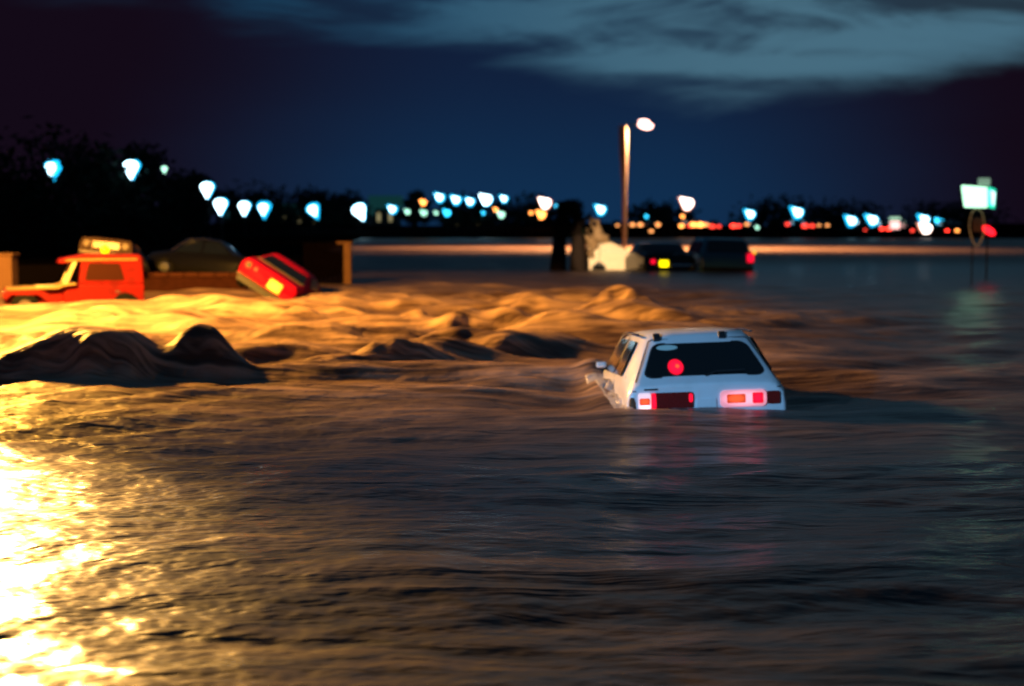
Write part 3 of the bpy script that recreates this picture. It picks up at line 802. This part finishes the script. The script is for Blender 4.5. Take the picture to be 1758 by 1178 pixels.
# ------------------------------------------------------------------ trees
def tree(name, loc, h, w, label, group=None, seed=1, leaves=1600, leaf=0.35, trunk_h=0.35, squash=1.0, trunks=1, tr=0.16, gap=4.2):
    rr = random.Random(seed)
    t_ = thing(name, loc, label, 'tree', group)
    for k in range(trunks):
        ox = (k - (trunks - 1) / 2) * tr * gap
        b = MB()
        zt = h * 0.75
        b.tube([(ox, 0, -1.6), (ox * 1.05, 0, 0.2), (ox + 0.1 * tr, 0.1, h * trunk_h), (ox * 0.7, 0.05, zt)], [tr * 1.3, tr, tr * 0.8, tr * 0.2], 9)
        for q_ in range(6):
            a = rr.uniform(0, 6.28); z0 = h * rr.uniform(trunk_h * 0.85, 0.65)
            r_ = w * rr.uniform(0.25, 0.42)
            b.tube([(ox, 0, z0), (ox + r_ * 0.5 * math.cos(a), r_ * 0.5 * math.sin(a), z0 + h * 0.10), (ox + r_ * math.cos(a), r_ * math.sin(a), z0 + h * 0.2)], [tr * 0.45, tr * 0.3, tr * 0.08], 6)
        b.build('trunk', M['bark'], t_, 180)
    cl = []
    for k in range(14):
        a = rr.uniform(0, 6.28); rad = w * 0.5 * math.sqrt(rr.random()) * 0.75
        z = h * (trunk_h + (1 - trunk_h) * rr.uniform(0.12, 0.86))
        fall = 1 - 0.55 * max(0, (z / h - 0.6) / 0.4)
        cl.append((rad * fall * math.cos(a), rad * fall * math.sin(a), z, w * rr.uniform(0.14, 0.26)))
    b = MB()
    for k in range(leaves):
        cx, cy, cz, cr = rr.choice(cl)
        v = Vector((rr.gauss(0, 1), rr.gauss(0, 1), rr.gauss(0, 1))).normalized() * cr * rr.uniform(0.35, 1.12)
        c = Vector((cx, cy, cz)) + Vector((v.x, v.y, v.z * 0.8 * squash))
        u = Vector((rr.gauss(0, 1), rr.gauss(0, 1), rr.gauss(0, 1))).normalized()
        s = u.orthogonal().normalized() * leaf * rr.uniform(0.4, 1.0)
        tt = u * leaf * rr.uniform(0.6, 1.3)
        b.add([c - tt, c + s * 0.5, c + tt, c - s * 0.5], [(0, 1, 2, 3)])
    b.build('crown', M['leaf'], t_)
    return t_


tl_ = [(15, 60, 4.9, 8.5, 'tall dark tree filling the far left edge beyond the bank'),
       (150, 66, 4.7, 8.0, 'broad dark tree between the two leftmost street lamps'),
       (265, 70, 5.0, 5.5, 'dark tree around the faint green lamp on the left bank'),
       (318, 80, 4.4, 4.0, 'dark tree left of the start of the lamp row')]
for k, (px, d, h, w, lb) in enumerate(tl_):
    x = (px - 879) / 2441 * d
    tree('dark_tree', (x, d, 0.5), h, w, lb, 'dark trees on the left bank', seed=10 + k, leaves=2600, leaf=0.26, tr=0.2, trunk_h=0.12)
far_trees = [(410, 236, 5.8, 18, 'low dark tree behind the left end of the lamp row'), (500, 240, 6.6, 16, 'dark rounded tree right of the fourth lamp of the row, above the green-lit roof'),
             (590, 238, 5.0, 14, 'dark tree between the two widely spaced lamps of the row'), (712, 240, 7.2, 6, 'narrow dark tree by the small orange lamp'),
             (800, 244, 4.2, 20, 'flat dark bush line below the four blue lamps'), (900, 243, 4.2, 16, 'dark bush left of the salmon pink lamp'),
             (1130, 246, 3.4, 18, 'low dark bush right of the tall lit lamp post'), (1340, 246, 3.2, 20, 'low dark bush between two blue lamps on the right'),
             (1450, 246, 3.2, 18, 'low dark bush below the right-hand pair of blue lamps'), (1640, 244, 3.2, 20, 'low dark bush left of the lit green sign')]
for k, (px, d, h, w, lb) in enumerate(far_trees):
    x = (px - 879) / 2441 * d
    d += 14
    x = (px - 879) / 2441 * d
    tree('dark_tree', (x, d, 1.6), h, w, lb, 'dark trees along the far bank', seed=40 + k, leaves=1100, leaf=0.75, tr=0.3, trunk_h=0.08)
x = (975 - 879) / 2441 * 61
tree('flooded_tree', (x, 61, 0), 3.1, 1.7, 'dark tree on two thick stems standing in the water left of the bright splash', None, seed=77, leaves=1300, leaf=0.13, tr=0.36, trunk_h=0.42, trunks=2, gap=2.25)

# ------------------------------------------------------------------ middle distance: splash and three stranded cars
M['tan_water'] = mat('muddy_spray', (0.26, 0.17, 0.09), 0.6, var=0.3, scale=3, bump=0.5)
D = 62
o = lumps([tuple(at(1020, 378, D)) + (0.20,), tuple(at(1024, 392, D)) + (0.18,), tuple(at(1000, 402, D)) + (0.22,), tuple(at(990, 408, D)) + (0.16,), tuple(at(1030, 404, D)) + (0.18,), tuple(at(1036, 412, D)) + (0.22,), tuple(at(1012, 408, D)) + (0.28,), tuple(at(1014, 418, D)) + (0.3,), tuple(at(1010, 432, D)) + (0.30,)], 8, 7).build('water_splash', M['tan_water'], None, 180)
jag(o, 0.15, 0.3); tag(o, 'plume of muddy spray thrown up behind the pale van between tree and dark cars', 'splash')
vn = thing('van', tuple(at(1040, 462, D)), 'pale van side lit brightly, half sunk between the flooded tree and the dark cars', 'van', rot=(R(-3), R(4), R(0)))
b = MB().prism([(-0.98, -0.8), (1.08, -0.8), (1.10, 0.75), (1.02, 0.86), (0.30, 1.14), (0.10, 1.20), (-0.25, 1.10), (-0.80, 1.00), (-0.95, 0.86)], 0.0, 3.2)
b.build('body', M['cream'], vn, bevel=0.06)
MB().box(-0.335, -0.31, -0.012, -0.002, 0.1, 1.05).build('door_gap', M['black_trim'], vn)
MB().prism([(-0.60, -0.5), (0.0, -0.5), (0.0, 0.10), (-0.14, 0.24), (-0.30, 0.32), (-0.46, 0.24), (-0.60, 0.08)], -0.02, -0.004).build('wheel_arch', M['black_trim'], vn)
for wx in (-0.30,):
    MB().tube([(wx, -0.05, -0.12), (wx, 0.2, -0.12)], 0.30, 18).build('wheel', M['rubber'], vn, 40)
MB().box(-0.2, 0.95, -0.014, -0.003, 0.78, 0.80).build('trim_strip', M['chrome'], vn)
MB().ball(tuple(Vector((1.18, 0.0, 0.48))), 0.30, 0.05, 0.10).build('door_mirror', M['chrome'], vn, 180)

c1 = thing('saloon_car', tuple(at(1150, 468, 60)), 'dark saloon car half under water showing one yellow and one red rear light', 'car', rot=(R(-2), R(1), R(14)))
s1 = [(-0.05, 0.72, 0.62, 0.55, 0.72), (0.0, 0.80, 0.70, 0.62, 0.80), (0.7, 0.85, 0.70, 0.66, 0.84), (1.1, 1.24, 0.56, 0.68, 0.84), (1.9, 1.30, 0.56, 0.68, 0.84), (2.4, 0.92, 0.64, 0.66, 0.84), (3.6, 0.80, 0.66, 0.58, 0.8)]
s1 = [(y, a, b_ * 1.0, c, d) for y, a, b_, c, d in s1]
car_body(MB(), [(y, a, b_ + 0.35, c, d + 0.35) for y, a, b_, c, d in s1], 1.2, -0.3).build('body', M['dark_paint'], c1, 38, bevel=0.03)
MB().box(-0.88, -0.68, -0.09, -0.03, 0.36, 0.54).build('tail_light', M['red_lit'], c1)
yl = MB().box(-0.48, -0.10, -0.10, -0.03, 0.24, 0.50).build('number_plate_light', M['yellow_lit'], c1, bevel=0.02)
MB().plate([(-0.82, 0.74, 0.88), (0.82, 0.74, 0.88), (0.74, 1.06, 1.20), (-0.74, 1.06, 1.20)], 0.01, 0.05, 0.015).build('rear_window', M['glass'], c1)
MB().tube([(0.0, -0.14, 0.30), (1.05, -0.02, 0.30)], 0.05, 8).build('bumper', M['chrome'], c1)
MB().tube([(0.1, -0.06, 0.78), (1.1, 0.1, 0.70)], 0.018, 6).build('trim_strip', M['chrome'], c1)

c2 = thing('estate_car', tuple(at(1248, 468, 60)), 'dark blue estate car half under water with one red tail light at its right corner', 'car', rot=(R(-1), R(1.5), R(5)))
s2 = [(-0.05, 0.55, 0.80, 0.42, 1.08), (0.0, 0.78, 0.98, 0.66, 1.10), (0.32, 1.38, 0.86, 0.74, 1.12), (0.6, 1.45, 0.88, 0.76, 1.12), (2.6, 1.46, 0.88, 0.76, 1.12), (3.2, 0.95, 1.0, 0.72, 1.1), (4.2, 0.8, 1.0, 0.6, 1.05)]
car_body(MB(), s2, 1.13, -0.3).build('body', M['navy_paint'], c2, 38, bevel=0.03)
MB().plate([(-0.88, 0.03, 0.84), (0.88, 0.03, 0.84), (0.78, 0.29, 1.32), (-0.78, 0.29, 1.32)], 0.01, 0.06, 0.02).build('rear_window', M['glass'], c2)
MB().box(0.82, 1.12, -0.10, -0.03, 0.44, 0.84).build('tail_light', M['red_lit'], c2, bevel=0.03)
MB().ball((1.14, -0.02, 0.86), 0.07, 0.06, 0.06).build('corner_glow', M['head_lit'], c2, 180)  # emissive ball, a yellow glow set on the corner
MB().box(-1.1, 1.1, -0.16, -0.06, 0.06, 0.22).build('bumper', M['dark_steel'], c2, bevel=0.03)
side_windows(c2, [(0.5, 1.5, 0.6, 1.5, 0.84, 1.3, 1.12, 0.95), (1.6, 2.9, 1.6, 2.6, 0.84, 1.3, 1.12, 0.95)])

# ------------------------------------------------------------------ the tall lit lamp post
DL = 120.0
bx = (1071 - 879) / 2441 * DL
topz = at(1070, 216, DL).z
sl = thing('street_lamp', (bx, DL, 0), 'tall pale lamp post with a glowing pink-white head on the right side of its top', 'street lamp')
MB().tube([(0, 0, -1.6), (0, 0, 1.0), (-0.02, 0, topz * 0.5), (-0.10, 0, topz * 0.8), (-0.14, 0, topz)], [0.17, 0.16, 0.21, 0.36, 0.36], 16).build('pole', M['pole'], sl, 60)
MB().tube([(-0.08, 0, topz - 0.2), (0.25, 0, topz - 0.02), (0.75, 0, topz + 0.1), (1.1, 0, topz + 0.16)], 0.035, 8).build('arm', M['dark_steel'], sl, 60)
hd = MB().ball((1.68, 0, topz + 0.22), 0.80, 0.30, 0.20).build('lamp_head', M['dark_steel'], sl, 180)
MB().ball((1.70, -0.05, topz + 0.10), 0.68, 0.30, 0.40, M=Matrix.Rotation(R(14), 3, 'Y')).build('lens', M['street_lens'], hd, 180)
lamp('street_lamp_light', 'SPOT', (bx + 1.75, DL + 0.55, topz + 0.30), 185000, (1.0, 0.48, 0.19), 0.4, (bx + 1.75, DL + 0.5, 0), 152, 0.3)


M['cyan_glare_rim'] = mat('mercury_lamp_glare_rim', (0.1, 0.4, 0.5), 0.3, emis=(0.008, 0.48, 0.90), estr=2.3)  # rim and core colours copy the overexposed glare of the lamps
M['cyan_core'] = mat('mercury_lamp_bulb', (0.6, 0.8, 0.9), 0.3, emis=(0.55, 0.85, 1.0), estr=7)
M['warm_glass'] = mat('warm_lamp_glass', (0.5, 0.3, 0.2), 0.3, emis=(1.0, 0.36, 0.22), estr=1.4)
M['warm_core'] = mat('warm_lamp_bulb', (0.9, 0.8, 0.7), 0.3, emis=(1.0, 0.80, 0.70), estr=6)

# ------------------------------------------------------------------ far street lamps
def far_lamp(px, py, d, label, kind, size=0.5, ground=1.6, group='street lamps along the far bank', tilt=0.0):
    p_ = at(px, py, d)
    t_ = thing('street_lamp', (p_.x, d, ground), label, 'street lamp', group)
    z = p_.z - ground
    MB().tube([(0, 0.0, -1.0), (0, 0, z * 0.7), (0, 0, z + size * 0.3)], [0.06, 0.05, 0.04], 8).build('post', M['dark_steel'], t_, 60)
    hd_ = MB().ball((0, -0.08, z + size * 0.75), size * 0.5, size * 0.5, size * 0.18, 12, 6).build('lamp_head', M['dark_steel'], t_, 180)
    # lantern bowl, shaped and tilted like the drop-shaped blur of its light
    b_ = MB(); n_ = 14
    prof = [(0.02, 0.85), (0.55, 0.76), (0.92, 0.45), (1.0, 0.12), (0.80, -0.35), (0.48, -0.9), (0.22, -1.4), (0.03, -1.7)]
    vs_ = [(r_ * size * math.cos(2 * math.pi * k / n_), r_ * size * math.sin(2 * math.pi * k / n_) - 0.08, z + zz * size) for r_, zz in prof for k in range(n_)]
    fs_ = [(i * n_ + k, i * n_ + (k + 1) % n_, (i + 1) * n_ + (k + 1) % n_, (i + 1) * n_ + k) for i in range(len(prof) - 1) for k in range(n_)]
    cz_ = Vector((0, -0.08, z)); Rm = Matrix.Rotation(R(tilt), 3, 'Y')
    vs_ = [tuple(cz_ + Rm @ (Vector(q_) - cz_)) for q_ in vs_]
    glass_, core_, cs_ = {'cyan_lamp': ('cyan_glare_rim', 'cyan_core', 0.62), 'white_lamp': ('cyan_glare_rim', 'cyan_core', 0.92), 'warm_lamp': ('warm_glass', 'warm_core', 0.85)}.get(kind, (kind, None, 0))
    ln_ = b_.add(vs_, fs_).build('lantern_blur', M[glass_], t_, 180)
    if core_:
        dn_ = Rm @ Vector((0, 0, -0.10 * size))
        vc_ = [tuple(cz_ + dn_ + Vector(((q_[0] - cz_.x) * cs_, (q_[1] - cz_.y) * 0.3 - size * 1.0, (q_[2] - cz_.z) * cs_))) for q_ in vs_]
        MB().add(vc_, fs_).build('bright_core', M[core_], ln_, 180)
    return t_


FL = [
    (93, 287, 64, 'leftmost street lamp, glowing blue in front of dark trees', 'cyan_lamp', 0.33, 0.6),
    (229, 286, 66, 'bright white street lamp second from the left in front of dark trees', 'white_lamp', 0.32, 0.6),
    (283, 290, 64, 'faint green lamp just right of the second street lamp', 'green_lamp', 0.13, 0.6),
    (358, 322, 75, 'white street lamp highest at the left end of the lamp row', 'white_lamp', 0.31, 0.5),
    (381, 350, 76, 'white street lamp second in the row, just below the highest one', 'white_lamp', 0.32, 0.5),
    (421, 354, 200, 'white street lamp third in the row with a pale haze at its left', 'white_lamp', 0.72, 0.5),
    (454, 356, 232, 'blue-rimmed street lamp fourth in the row on the left', 'cyan_lamp', 1.0, 1.6),
    (538, 359, 238, 'blue-rimmed street lamp standing alone between the two dark trees of the row', 'cyan_lamp', 1.0, 1.6),
    (617, 360, 236, 'large white street lamp with a blue rim right of the lone blue one', 'white_lamp', 1.05, 1.6),
    (675, 360, 240, 'smaller white street lamp before the narrow dark tree', 'cyan_lamp', 0.68, 1.6),
    (756, 340, 240, 'first of the raised blue lamps left of the white one', 'cyan_lamp', 0.72, 1.6),
    (784, 344, 241, 'second of the raised blue lamps left of the white one', 'cyan_lamp', 0.74, 1.6),
    (808, 347, 240, 'third raised blue lamp, touching the white one on its right', 'cyan_lamp', 0.66, 1.6),
    (836, 344, 242, 'white lamp among the raised blue lamps', 'white_lamp', 0.86, 1.6),
    (866, 342, 243, 'rightmost of the raised blue lamps in the middle', 'cyan_lamp', 0.58, 1.6),
    (937, 350, 238, 'salmon pink lamp left of the dark tree in the water', 'warm_lamp', 0.90, 1.6),
    (1032, 361, 238, 'blue lamp between the spray plume and the tall lamp post', 'cyan_lamp', 0.80, 1.6),
    (1180, 351, 240, 'pink-white lamp right of the tall lamp post', 'warm_lamp', 1.0, 1.6),
    (1288, 369, 240, 'blue lamp above the red tail lights of the far traffic', 'cyan_lamp', 0.78, 1.6),
    (1369, 366, 240, 'bright blue lamp right of the stranded cars', 'cyan_lamp', 0.92, 1.6),
    (1461, 380, 240, 'left one of two neighbouring blue lamps on the right', 'cyan_lamp', 0.85, 1.6),
    (1497, 379, 240, 'right one of two neighbouring blue lamps on the right', 'cyan_lamp', 0.90, 1.6),
    (1586, 378, 240, 'blue lamp above a white light near the lit sign', 'cyan_lamp', 0.82, 1.6),
    (1613, 382, 240, 'small dim blue lamp nearest the lit green sign', 'cyan_dim', 0.60, 1.6),
    (727, 348, 236, 'small orange lamp by the narrow dark tree', 'orange_lamp', 0.42, 1.6),
    (930, 369, 236, 'orange lamp just below the salmon pink lamp', 'orange_lamp', 0.62, 1.6),
    (912, 366, 236, 'tiny faint orange lamp left of the orange one', 'orange_lamp', 0.22, 1.6),
    (957, 356, 240, 'tiny dim green-blue lamp right of the salmon pink lamp', 'cyan_dim', 0.34, 1.6),
    (700, 364, 240, 'first tiny pale green lamp right of the white lamps', 'green_lamp', 0.36, 1.6),
    (728, 366, 240, 'pale green lamp below the small orange one', 'green_lamp', 0.44, 1.6),
    (749, 366, 240, 'tiny pale green lamp right of the one below the orange lamp', 'green_lamp', 0.26, 1.6),
    (768, 366, 240, 'dim turquoise lamp under the raised blue lamps', 'cyan_dim', 0.50, 1.6),
    (830, 366, 240, 'faint turquoise lamp under the white raised lamp', 'cyan_dim', 0.24, 1.6),
    (861, 369, 240, 'pale lamp below the rightmost raised blue lamp', 'green_lamp', 0.50, 1.6),
    (851, 360, 240, 'tiny orange light just below the white raised lamp', 'orange_lamp', 0.26, 1.6),
    (1110, 372, 244, 'faint turquoise lamp right of the foot of the tall post', 'cyan_dim', 0.24, 1.6),
    (1172, 372, 236, 'faint warm lamp below the pink-white lamp', 'orange_lamp', 0.24, 1.6),
    (1300, 391, 236, 'tiny white lamp right of the far traffic', 'green_lamp', 0.26, 1.6),
    (1588, 394, 236, 'pale white light under the blue lamp near the lit sign', 'warm_lamp', 0.90, 1.6),
]
for px, py, d, lb, kind, size, gz in FL:
    far_lamp(px, py, d, lb, kind, size * (1.15 if size > 0.2 else 1.0), gz, tilt=0 if px < 470 else (-25 if px < 650 else 128))


# ------------------------------------------------------------------ far traffic on the far bank: small cars, each with its lights
def far_car(px, py, d, label, lights, yaw=0):
    p_ = at(px, py, d)
    t_ = thing('distant_car', (p_.x, d, 1.6), label, 'car', 'traffic standing on the far bank road', rot=(0, 0, R(yaw)))
    st_ = [(0, 0.75, 0.7, 0.6, 0.82), (0.9, 0.9, 0.72, 0.75, 0.84), (1.4, 1.35, 0.6, 0.78, 0.84), (2.6, 1.38, 0.6, 0.78, 0.84), (3.1, 0.95, 0.7, 0.75, 0.84), (4.2, 0.8, 0.7, 0.6, 0.8)]
    car_body(MB(), st_, 0.84, 0.2).build('body', M['dark_paint'], t_, 38)
    for lx, kind, s in lights:
        z = p_.z - 1.6
        MB().ball((lx, -0.06, z), 0.36 * s, 0.10, 0.22 * s, 10, 6).build('tail_light' if kind == 'red_lamp' else 'lamp', M[kind], t_, 180)


M['orange_soft'] = mat('orange_glow_lamp', (0.9, 0.5, 0.2), 0.3, emis=(1.0, 0.36, 0.10), estr=2.6)
M['red_soft'] = mat('red_glow_lamp', (0.9, 0.1, 0.1), 0.3, emis=(1.0, 0.05, 0.03), estr=3.0)
FC = [
    (1092, 386, 'far car just right of the foot of the tall post, faint orange lights', [(-0.6, 'orange_soft', 1.2), (0.7, 'orange_soft', 1.3)]),
    (1120, 386, 'far car with one red and one orange light, second right of the post', [(-0.8, 'red_soft', 1.2), (0.8, 'orange_soft', 1.5)]),
    (1175, 388, 'far car with a strong orange light under the pink-white lamp', [(-0.5, 'orange_lamp', 1.2), (0.9, 'red_soft', 1.1)]),
    (1198, 386, 'far car with the broadest orange glow over the dark stranded cars', [(-0.8, 'orange_lamp', 1.6), (0.4, 'orange_lamp', 1.8), (1.4, 'orange_soft', 1.2)]),
    (1228, 389, 'far car with a dull red light between the orange and the bright red ones', [(-0.5, 'red_soft', 1.4), (0.6, 'red_soft', 1.0)]),
    (1262, 388, 'far car with the brightest red tail light over the estate car', [(-0.3, 'red_lamp', 1.4), (0.6, 'red_soft', 1.3)]),
    (1282, 385, 'far car with a small orange light under the blue lamp', [(0.0, 'orange_soft', 1.1)]),
    (1356, 385, 'far car with a faint red light left of the bright blue lamp', [(-0.4, 'red_soft', 1.1)]),
    (1388, 388, 'far car with two red lights under the bright blue lamp', [(-0.6, 'red_soft', 1.6), (0.6, 'red_soft', 1.2)]),
    (1412, 387, 'far car with small yellow lights right of the bright blue lamp', [(-0.6, 'orange_soft', 0.8), (0.8, 'orange_soft', 0.9)]),
    (1485, 395, 'far car with one tiny red light between two blue lamps', [(0.0, 'red_soft', 0.6)]),
    (1520, 393, 'far car with glowing red lights beside the pale sign', [(-0.6, 'red_lamp', 1.0), (0.5, 'red_lamp', 1.2)]),
    (1566, 396, 'far car with small red light left of the white light near the sign', [(0.0, 'red_soft', 0.9)]),
    (1626, 396, 'far car with small red light right of the dim blue lamp', [(0.0, 'red_lamp', 0.8)]),
    (1643, 396, 'far car with small orange light nearest the hoop of the sign', [(0.0, 'orange_lamp', 0.9)]),
    (1060, 387, 'far car with one faint light left of the foot of the tall post', [(0.0, 'orange_soft', 0.8)]),
    (1118, 397, 'far car with a small warm light low above the dark saloon', [(0.0, 'orange_soft', 1.0)]),
]
for k, (px, py, lb, li) in enumerate(FC):
    far_car(px, py, 232 + (k % 3) * 1.5 if py > 394 else 236, lb, li)

# pale lit shop sign on the far bank
p_ = at(1536, 385, 238)
t_ = thing('shop_sign', (p_.x, 238, 1.6), 'small pale two-tier lit sign amid red lights on the far bank', 'sign')
MB().box(-0.9, 0.9, -0.1, 0.1, p_.z - 1.6 + 0.7, p_.z - 1.6 + 1.15).build('top_panel', mat('pale_green_panel', (0.5, 0.7, 0.5), 0.4, emis=(0.45, 0.8, 0.55), estr=1.1), t_)
MB().box(-0.8, 0.8, -0.1, 0.1, p_.z - 1.6 - 1.0, p_.z - 1.6 + 0.45).build('panel', mat('pale_pink_panel', (0.8, 0.7, 0.7), 0.4, emis=(1.0, 0.55, 0.50), estr=2.0), t_)
MB().tube([(0, 0.2, -1), (0, 0.2, p_.z - 1.6 + 1.0)], 0.1, 8).build('post', M['dark_steel'], t_)


# ------------------------------------------------------------------ far buildings, lamplight put in as a faint glow of the roofs
def building(px0, px1, py, d, label, rf='gable', win=0):
    a, b_ = at(px0, py, d), at(px1, py, d)
    w = b_.x - a.x; h = a.z - 1.2
    t_ = thing('low_building', (a.x, d, 1.2), label, 'building', 'low buildings on the far bank')
    MB().box(0, w, 0, 8, -1, h * 0.62).build('wall', M['wall_green'], t_)
    z0 = h * 0.62 + 0.003
    b = MB()
    if rf == 'gable':
        b.add([(-.4, -.5, z0), (w + .4, -.5, z0), (w + .4, 8.5, z0), (-.4, 8.5, z0), (-.4, 4, h), (w + .4, 4, h)], [(0, 1, 5, 4), (2, 3, 4, 5), (0, 4, 3), (1, 2, 5), (3, 2, 1, 0)])
    else:
        b.box(-.4, w + .4, -.5, 8.5, z0, h)
    b.build('roof', M['roof_glow'], t_)
    for k in range(win):
        x = w * (k + 0.7) / (win + 0.4)
        MB().box(x - .35, x + .35, -0.05, 0.02, h * 0.25, h * 0.5).build('window', M['window_lit'], t_)


building(468, 560, 349, 262, 'low building with dim green-lit roof behind the left lamp row', 'gable', 3)
building(575, 632, 352, 262, 'low flat building behind the large white lamp', 'flat', 1)
building(636, 684, 336, 300, 'taller building with flat roof lit pale turquoise right of the large white lamp', 'flat', 2)
building(760, 850, 368, 262, 'long low building under the raised blue lamps', 'gable', 2)
building(385, 450, 362, 262, 'low building behind the first white lamps of the row', 'gable', 1)

# ------------------------------------------------------------------ lit green sign on the right
DS = 46.0
sc_ = DS / 2441
o0 = at(1680, 339, DS)
sg = thing('lit_sign', (o0.x, DS, 0), 'glowing white and green box sign on a thin pole above a wire hoop', 'sign')
zc = o0.z
P_ = lambda px, py, dy=0.0: (at(px, py, DS).x - o0.x, dy, at(px, py, DS).z)
MB().tube([(-0.12, 0.12, -1.6), (-0.12, 0.12, 1.2), (-0.02, 0.12, zc)], 0.022, 8).build('pole', M['dark_steel'], sg)
MB().plate([P_(1655, 356, 0), P_(1690, 357, -0.28), P_(1690, 322, -0.28), P_(1650, 318, 0)], 0.03, 0.05).build('left_face', M['sign_white'], sg)
g1 = MB().plate([P_(1691, 357, -0.28), P_(1708, 359, 0.1), P_(1710, 325, 0.1), P_(1691, 321, -0.28)], 0.03, 0.03).build('right_face', M['sign_green'], sg)
MB().plate([P_(1697, 351, -0.22), P_(1704, 354, -0.02), P_(1707, 331, 0.0), P_(1694, 327, -0.25)], 0.006, 0.04, 0.035).build('lit_panel', M['sign_core'], g1)
MB().prism([P_(1652, 321)[0::2], P_(1706, 326)[0::2], P_(1706, 357)[0::2], P_(1657, 355)[0::2]], 0.14, 0.4).build('housing', M['dark_steel'], sg)
MB().plate([P_(1677, 319, -0.1), P_(1697, 319, -0.1), P_(1697, 306, -0.1), P_(1677, 306, -0.1)], 0.08, 0.04).build('top_box', M['sign_dim'], sg)
hoop = []
for k in range(33):
    a = 2 * math.pi * k / 32
    x, z = math.cos(a), math.sin(a)
    px = 1677 + 13 * x * (1 - 0.25 * max(0, -z)); py = 390 - 32 * z
    hoop.append(P_(px, py, 0.0))
M['wire'] = mat('glow_wire', (0.35, 0.26, 0.16), 0.4, emis=(0.5, 0.30, 0.14), estr=0.22)  # weak emission gives the wire a glow of its own
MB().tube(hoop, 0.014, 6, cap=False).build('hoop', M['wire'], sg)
MB().plate([P_(1670, 398, 0.02), P_(1686, 398, 0.02), P_(1688, 374, 0.02), P_(1671, 374, 0.02)], 0.02, 0.05).build('hoop_plate', mat('dull_brown_plate', (0.10, 0.045, 0.04), 0.6), sg)
rp = at(1697, 396, 50)
rs = thing('red_signal', (rp.x, 50, 0), 'red glowing oval lamp low behind the hoop of the green sign', 'traffic light')
MB().tube([(0, 0.12, -1.6), (0, 0.12, rp.z)], 0.03, 8).build('post', M['dark_steel'], rs)
hs = MB().box(-0.30, 0.30, 0.06, 0.24, rp.z - 0.26, rp.z + 0.26).build('housing', M['dark_steel'], rs, bevel=0.03)
MB().ball((0, 0.0, rp.z), 0.27, 0.10, 0.13, M=Matrix.Rotation(R(32), 3, 'Y')).build('lens', mat('red_signal_lens', (0.8, 0.02, 0.02), 0.3, emis=(1.0, 0.01, 0.02), estr=3.2), hs, 180)
